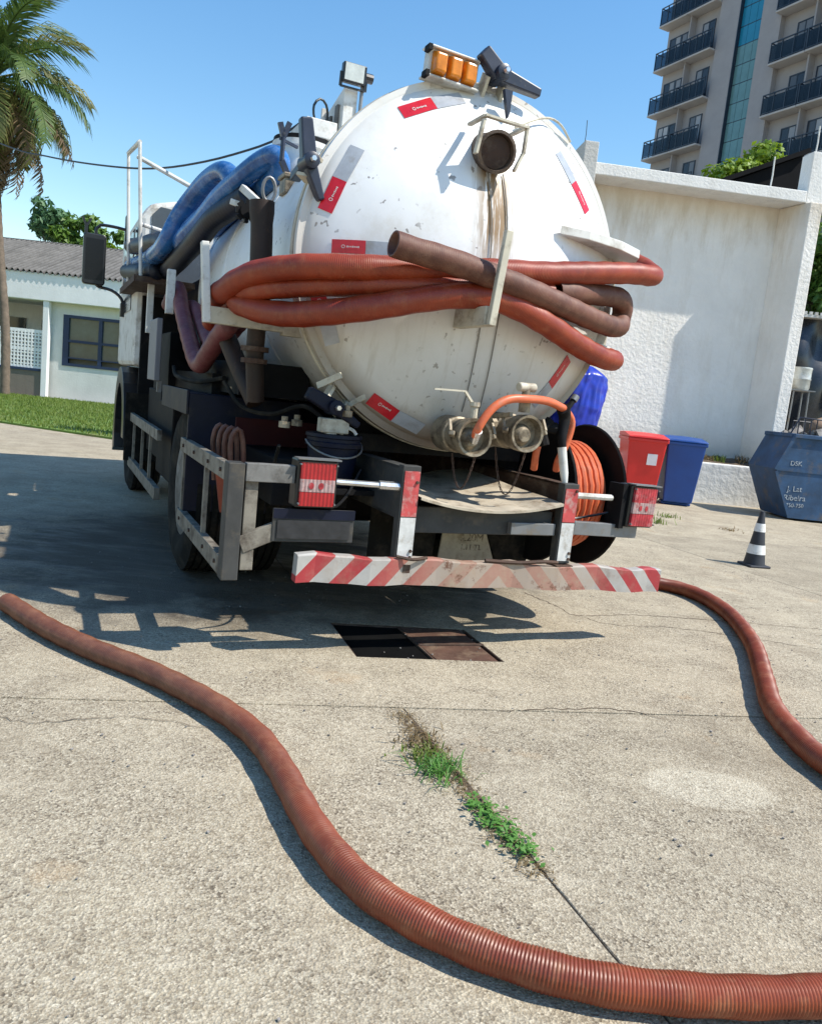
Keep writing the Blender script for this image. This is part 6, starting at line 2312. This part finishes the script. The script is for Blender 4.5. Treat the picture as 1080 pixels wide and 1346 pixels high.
# skip
sk = thing("skip", "dented dark blue steel skip full of rubble beside the white wall fin", "skip", (5.50, 11.54, 0), R(2))
pf = [(0.0, 0.03), (-0.31, 0.73), (-0.10, 1.24), (2.6, 1.24), (2.8, 0.73), (2.45, 0.03)]
def inset(p, d):
    cx, cz = 1.25, 0.65
    return [(cx + (x - cx) * (1 - d), cz + (z - cz) * (1 - d)) for x, z in p]
b = MB()
b.prism(pf, 0.0, 0.03, (0, 0, 0), (1, 0, 0), (0, 0, 1), (0, 1, 0))
b.build("front_panel", MT['skip'], sk, bevel=0.006)
b = MB()
b.prism(pf, 0.87, 0.90, (0, 0, 0), (1, 0, 0), (0, 0, 1), (0, 1, 0))
b.build("rear_panel", MT['skip'], sk, bevel=0.006)
b = MB()
for i, j in ((2, 1), (1, 0), (0, 5), (5, 4), (4, 3)):
    (xa, za), (xb, zb_) = pf[i], pf[j]
    b.bar((xa, 0.0, za), (xb, 0.0, zb_), 0.001) if False else None
    d = Vector((xb - xa, zb_ - za)).normalized()
    nn = Vector((d.y, -d.x)) * 0.02
    if (Vector((1.25, 0.65)) - Vector((xa, za))).dot(nn) < 0:
        nn = -nn
    b.hexa([V(xa, 0.031, za), V(xb, 0.031, zb_), V(xb, 0.869, zb_), V(xa, 0.869, za), V(xa + nn.x, 0.031, za + nn.y), V(xb + nn.x, 0.031, zb_ + nn.y), V(xb + nn.x, 0.869, zb_ + nn.y), V(xa + nn.x, 0.869, za + nn.y)])
b.build("hull", MT['skip'], sk)
b = MB()
b.box((-0.12, -0.035, 1.20), (2.62, 0.035, 1.26))
b.box((-0.12, 0.86, 1.20), (2.62, 0.93, 1.26))
b.box((-0.13, 0.036, 1.205), (-0.07, 0.859, 1.262))
b.build("top_rim", MT['skip'], sk, bevel=0.008)
b = MB()
b.bar((-0.31, -0.006, 0.735), (2.8, -0.006, 0.735), 0.012, 0.05)
b.bar((-0.31, -0.012, 0.72), (-0.105, -0.012, 1.22), 0.02, 0.05)
b.bar((-0.30, -0.012, 0.70), (0.0, -0.012, 0.04), 0.02, 0.04)
b.build("stiffener", MT['skip'], sk)
b = MB()
b.tube([(0.75, -0.03, 0.10), (0.82, -0.05, 0.25), (0.95, -0.05, 0.40), (1.2, -0.04, 0.48)], 0.02, 8)
b.build("lifting_lug", MT['skip'], sk)
for body, sz, x, z in (("DSK", 0.095, -0.02, 0.83), ("J. Lat", 0.11, 0.02, 0.46), ("Ribeira", 0.115, 0.04, 0.33), ("750-750", 0.08, 0.06, 0.22)):
    text_obj("lettering", body, sz, MT['skip_text'], sk, (x, -0.004, z), (R(90), R(-2), 0), 0.0015)
b = MB()
rg = random.Random(14)
for k in range(120):
    x, y = rg.uniform(-0.05, 2.5), rg.uniform(0.1, 0.78)
    s = rg.uniform(0.03, 0.10)
    Mr = Matrix.Translation((x, y, 1.13 + 0.14 * rg.random() + 0.1 * math.sin(x * 2))) @ Matrix.Rotation(rg.uniform(0, 6), 4, Vector((rg.random(), rg.random(), rg.random() + 0.1)).normalized())
    b.box((-s, -s * 0.6, -s * 0.5), (s, s * 0.7, s * 0.5), Mr)
o = b.build("rubble", MT['rubble'], kind='stuff')
o.location, o.rotation_euler = (5.50, 11.54, 0), (0, 0, R(2))
o['label'], o['category'] = "grey broken rubble heaped in the blue skip", "rubble"
# tubular frame and sack in the skip
b = MB()
for x in (0.0, 0.09, 0.18, 0.27, 0.36):
    b.tube([(x, 0.02 * (x > 0.2), 0), (x - 0.01, 0, 0.30)], 0.009, 6)
b.tube([(-0.12, 0, 0.02), (0.0, 0, 0.31), (0.42, 0.02, 0.30)], 0.012, 6)
b.tube([(-0.02, 0, 0.06), (0.42, 0.02, 0.05)], 0.010, 6)
b.tube([(0.05, 0.3, 0.0), (0.05, 0.3, 0.26), (0.40, 0.3, 0.26)], 0.010, 6)
o = b.build("broken_chair", MT['leverblue'], smooth=True)
o.location = (5.5, 11.7, 1.19)
tag(o, "bent metal skeleton of a broken chair sticking out of the skip", "chair")
b = MB()
nu, nv = 20, 12
vs, fs = [], []
for j in range(nv + 1):
    t = math.pi * j / nv
    for i in range(nu):
        a = 2 * math.pi * i / nu
        w_ = 1 + 0.09 * math.sin(3 * a + 2 * t) + 0.05 * math.sin(7 * a - 3 * t)
        vs.append((0.34 * math.sin(t) * math.cos(a) * w_, 0.25 * math.sin(t) * math.sin(a) * w_, 0.17 - 0.17 * math.cos(t) * w_))
for j in range(nv):
    for i in range(nu):
        i2 = (i + 1) % nu
        fs.append((j * nu + i, j * nu + i2, (j + 1) * nu + i2, (j + 1) * nu + i))
b.add(vs, fs)
o = b.build("sack", MT['sack'], smooth=True)
o.location = (6.12, 11.95, 1.2)
tag(o, "crumpled brown sack lying on the rubble in the skip", "sack")
b = MB()
for j in range(8):
    a = j * 0.8
    b.bar((0.05 * math.cos(a), 0.05 * math.sin(a), 0), (0.14 * math.cos(a), 0.1 * math.sin(a), 0.10 + 0.03 * (j % 3)), 0.05, 0.03)
o = b.build("rag", MT['hose'])
o.location = (6.2, 11.95, 1.53)
tag(o, "small red rag on top of the brown sack", "rag")
# drum on a stand
dr = thing("metal_drum", "pale dented metal drum on a tall thin legged stand behind the skip", "drum", (6.42, 13.9, 0))
b = MB()
b.lathe([(2.02, 0.15), (2.06, 0.165), (2.18, 0.165), (2.19, 0.172), (2.21, 0.172), (2.22, 0.165), (2.36, 0.165), (2.38, 0.172), (2.40, 0.165)], (0, 0, 0), (0, 0, 1), 24)
b.build("barrel", MT['drum'], dr, smooth=True)
b = MB()
for sx, sy in ((-1, -1), (1, -1), (1, 1), (-1, 1)):
    b.tube([(sx * 0.17, sy * 0.15, 0), (sx * 0.13, sy * 0.12, 2.0)], 0.014, 6)
b.box((-0.22, -0.16, 2.0), (0.22, 0.16, 2.018))
b.tube([(-0.16, -0.14, 1.2), (0.16, -0.14, 1.2)], 0.012, 6)
b.build("stand", MT['galv'], dr)

# ================================================================== WEEDS AND LITTER ON THE YARD
tuft("grass_tuft", "spreading green grass tuft growing in the slab joint of the foreground", "grass", (0.18, 2.44, -0.003), 115, 0.07, 0.17, MT['weed'], 51, 0.0026, 1.7)
tuft("grass_tuft", "sparse dry green tuft at the far end of the foreground slab joint", "grass", (0.115, 2.66, -0.003), 110, 0.04, 0.2, MT['drygrass'], 52, 0.003, 1.4)
tuft("grass_tuft", "pale thin tuft just above the spreading green one in the joint", "grass", (0.14, 2.55, -0.003), 110, 0.045, 0.16, MT['grass'], 56, 0.003, 1.4)
b = MB()
rg = random.Random(61)
p0, p1 = Vector((0.275, 2.27, 0)), Vector((0.42, 2.0, 0))
for k in range(300):
    t = rg.random()
    c_ = p0.lerp(p1, t) + V(rg.gauss(0, 0.026) + 0.0, rg.gauss(0, 0.024), rg.uniform(0.003, 0.028))
    s = rg.uniform(0.006, 0.013)
    a = rg.uniform(0, 6.28)
    u_, w_ = V(math.cos(a), math.sin(a), rg.uniform(-0.3, 0.5)) * s, V(-math.sin(a), math.cos(a), rg.uniform(-0.3, 0.3)) * s * 0.6
    i = len(b.v)
    b.v += [tuple(c_ - u_), tuple(c_ + w_), tuple(c_ + u_ + V(0, 0, -s * 0.3)), tuple(c_ - w_)]
    b.f += [(i, i + 1, i + 3), (i + 1, i + 2, i + 3)]
    b.mi += [0, 0]
o = b.build("leafy_weed", MT['weed'])
tag(o, "low leafy green weed filling the slab joint nearest the camera", "weed")
b = MB()
for k in range(950):
    t = rg.random()
    c_ = Vector((0.06, 2.92, 0)).lerp(Vector((0.46, 1.92, 0)), t) + V(rg.gauss(-0.025, 0.03), rg.gauss(0, 0.02), rg.uniform(0.0, 0.006))
    a = rg.uniform(0, 6.28)
    s = rg.uniform(0.004, 0.02)
    d = V(math.cos(a), math.sin(a), rg.uniform(-0.1, 0.25)) * s
    w_ = V(-math.sin(a), math.cos(a), 0) * 0.0018
    i = len(b.v)
    b.v += [tuple(c_ - d - w_), tuple(c_ - d + w_), tuple(c_ + d)]
    b.f += [(i, i + 1, i + 2)]
    b.mi += [0]
o = b.build("dry_litter", MT['drygrass'], kind='stuff')
o['label'], o['category'] = "dry straw and leaf litter along the foreground joint", "litter"
for k, (x, y, h, lab) in enumerate(((3.02, 9.55, 0.13, "green grass tuft on the yard just right of the faded tail light"),
                                    (3.35, 10.3, 0.09, "small grass tuft on the yard in front of the bins"),
                                    (3.9, 9.6, 0.06, "tiny dry tuft in the yard joint in line with the cone"))):
    tuft("grass_tuft", lab, "grass", (x, y, -0.003), 34, h, 0.3, MT['grass'] if k < 2 else MT['drygrass'], 71 + k, 0.006, 1.3)
b = MB()
rg = random.Random(77)
for k in range(900):
    x, y = rg.uniform(-2.0, 3.2), rg.uniform(1.3, 8.5)
    s = rg.uniform(0.0015, 0.0045)
    Mr = Matrix.Translation((x, y, s * 0.4)) @ Matrix.Rotation(rg.uniform(0, 6), 4, 'Z')
    b.box((-s, -s * 0.8, -s * 0.5), (s, s * 0.7, s * 0.5), Mr)
o = b.build("grit", MT['rubble'], kind='stuff')
o['label'], o['category'] = "loose grit scattered over the concrete yard", "grit"

# hairline cracks in the slabs: thin sunken-looking ribbons of grit following a wandering line
def crack(pts, w, seed):
    rg = random.Random(seed)
    P = spline([(x, y, 0.0015) for x, y in pts], 0.03)
    b = MB()
    vs, fs = [], []
    for i, p in enumerate(P):
        d = (P[min(i + 1, len(P) - 1)] - P[max(0, i - 1)]).normalized()
        s_ = Vector((-d.y, d.x, 0))
        ww_ = w * rg.uniform(0.2, 1.2) * (1 if 0 < i < len(P) - 1 else 0.1)
        p = p + s_ * rg.uniform(-0.012, 0.012)
        vs += [p - s_ * ww_, p + s_ * ww_]
    for i in range(len(P) - 1):
        fs.append((2 * i, 2 * i + 1, 2 * i + 3, 2 * i + 2))
    b.add(vs, fs)
    b.build("crack", MT['soil'], ground)
crack([(0.80, 5.15), (0.98, 4.85), (1.08, 4.68), (1.5, 4.85), (2.3, 4.95), (3.2, 5.0)], 0.005, 1)
crack([(1.08, 4.68), (1.25, 4.55), (1.7, 4.62), (2.4, 4.5), (3.2, 4.25)], 0.003, 2)
crack([(0.42, 3.02), (0.7, 3.12), (1.0, 3.18), (1.12, 3.12)], 0.004, 3)
crack([(-1.6, 2.6), (-1.2, 2.5), (-0.9, 2.62), (-0.5, 2.58)], 0.0022, 4)
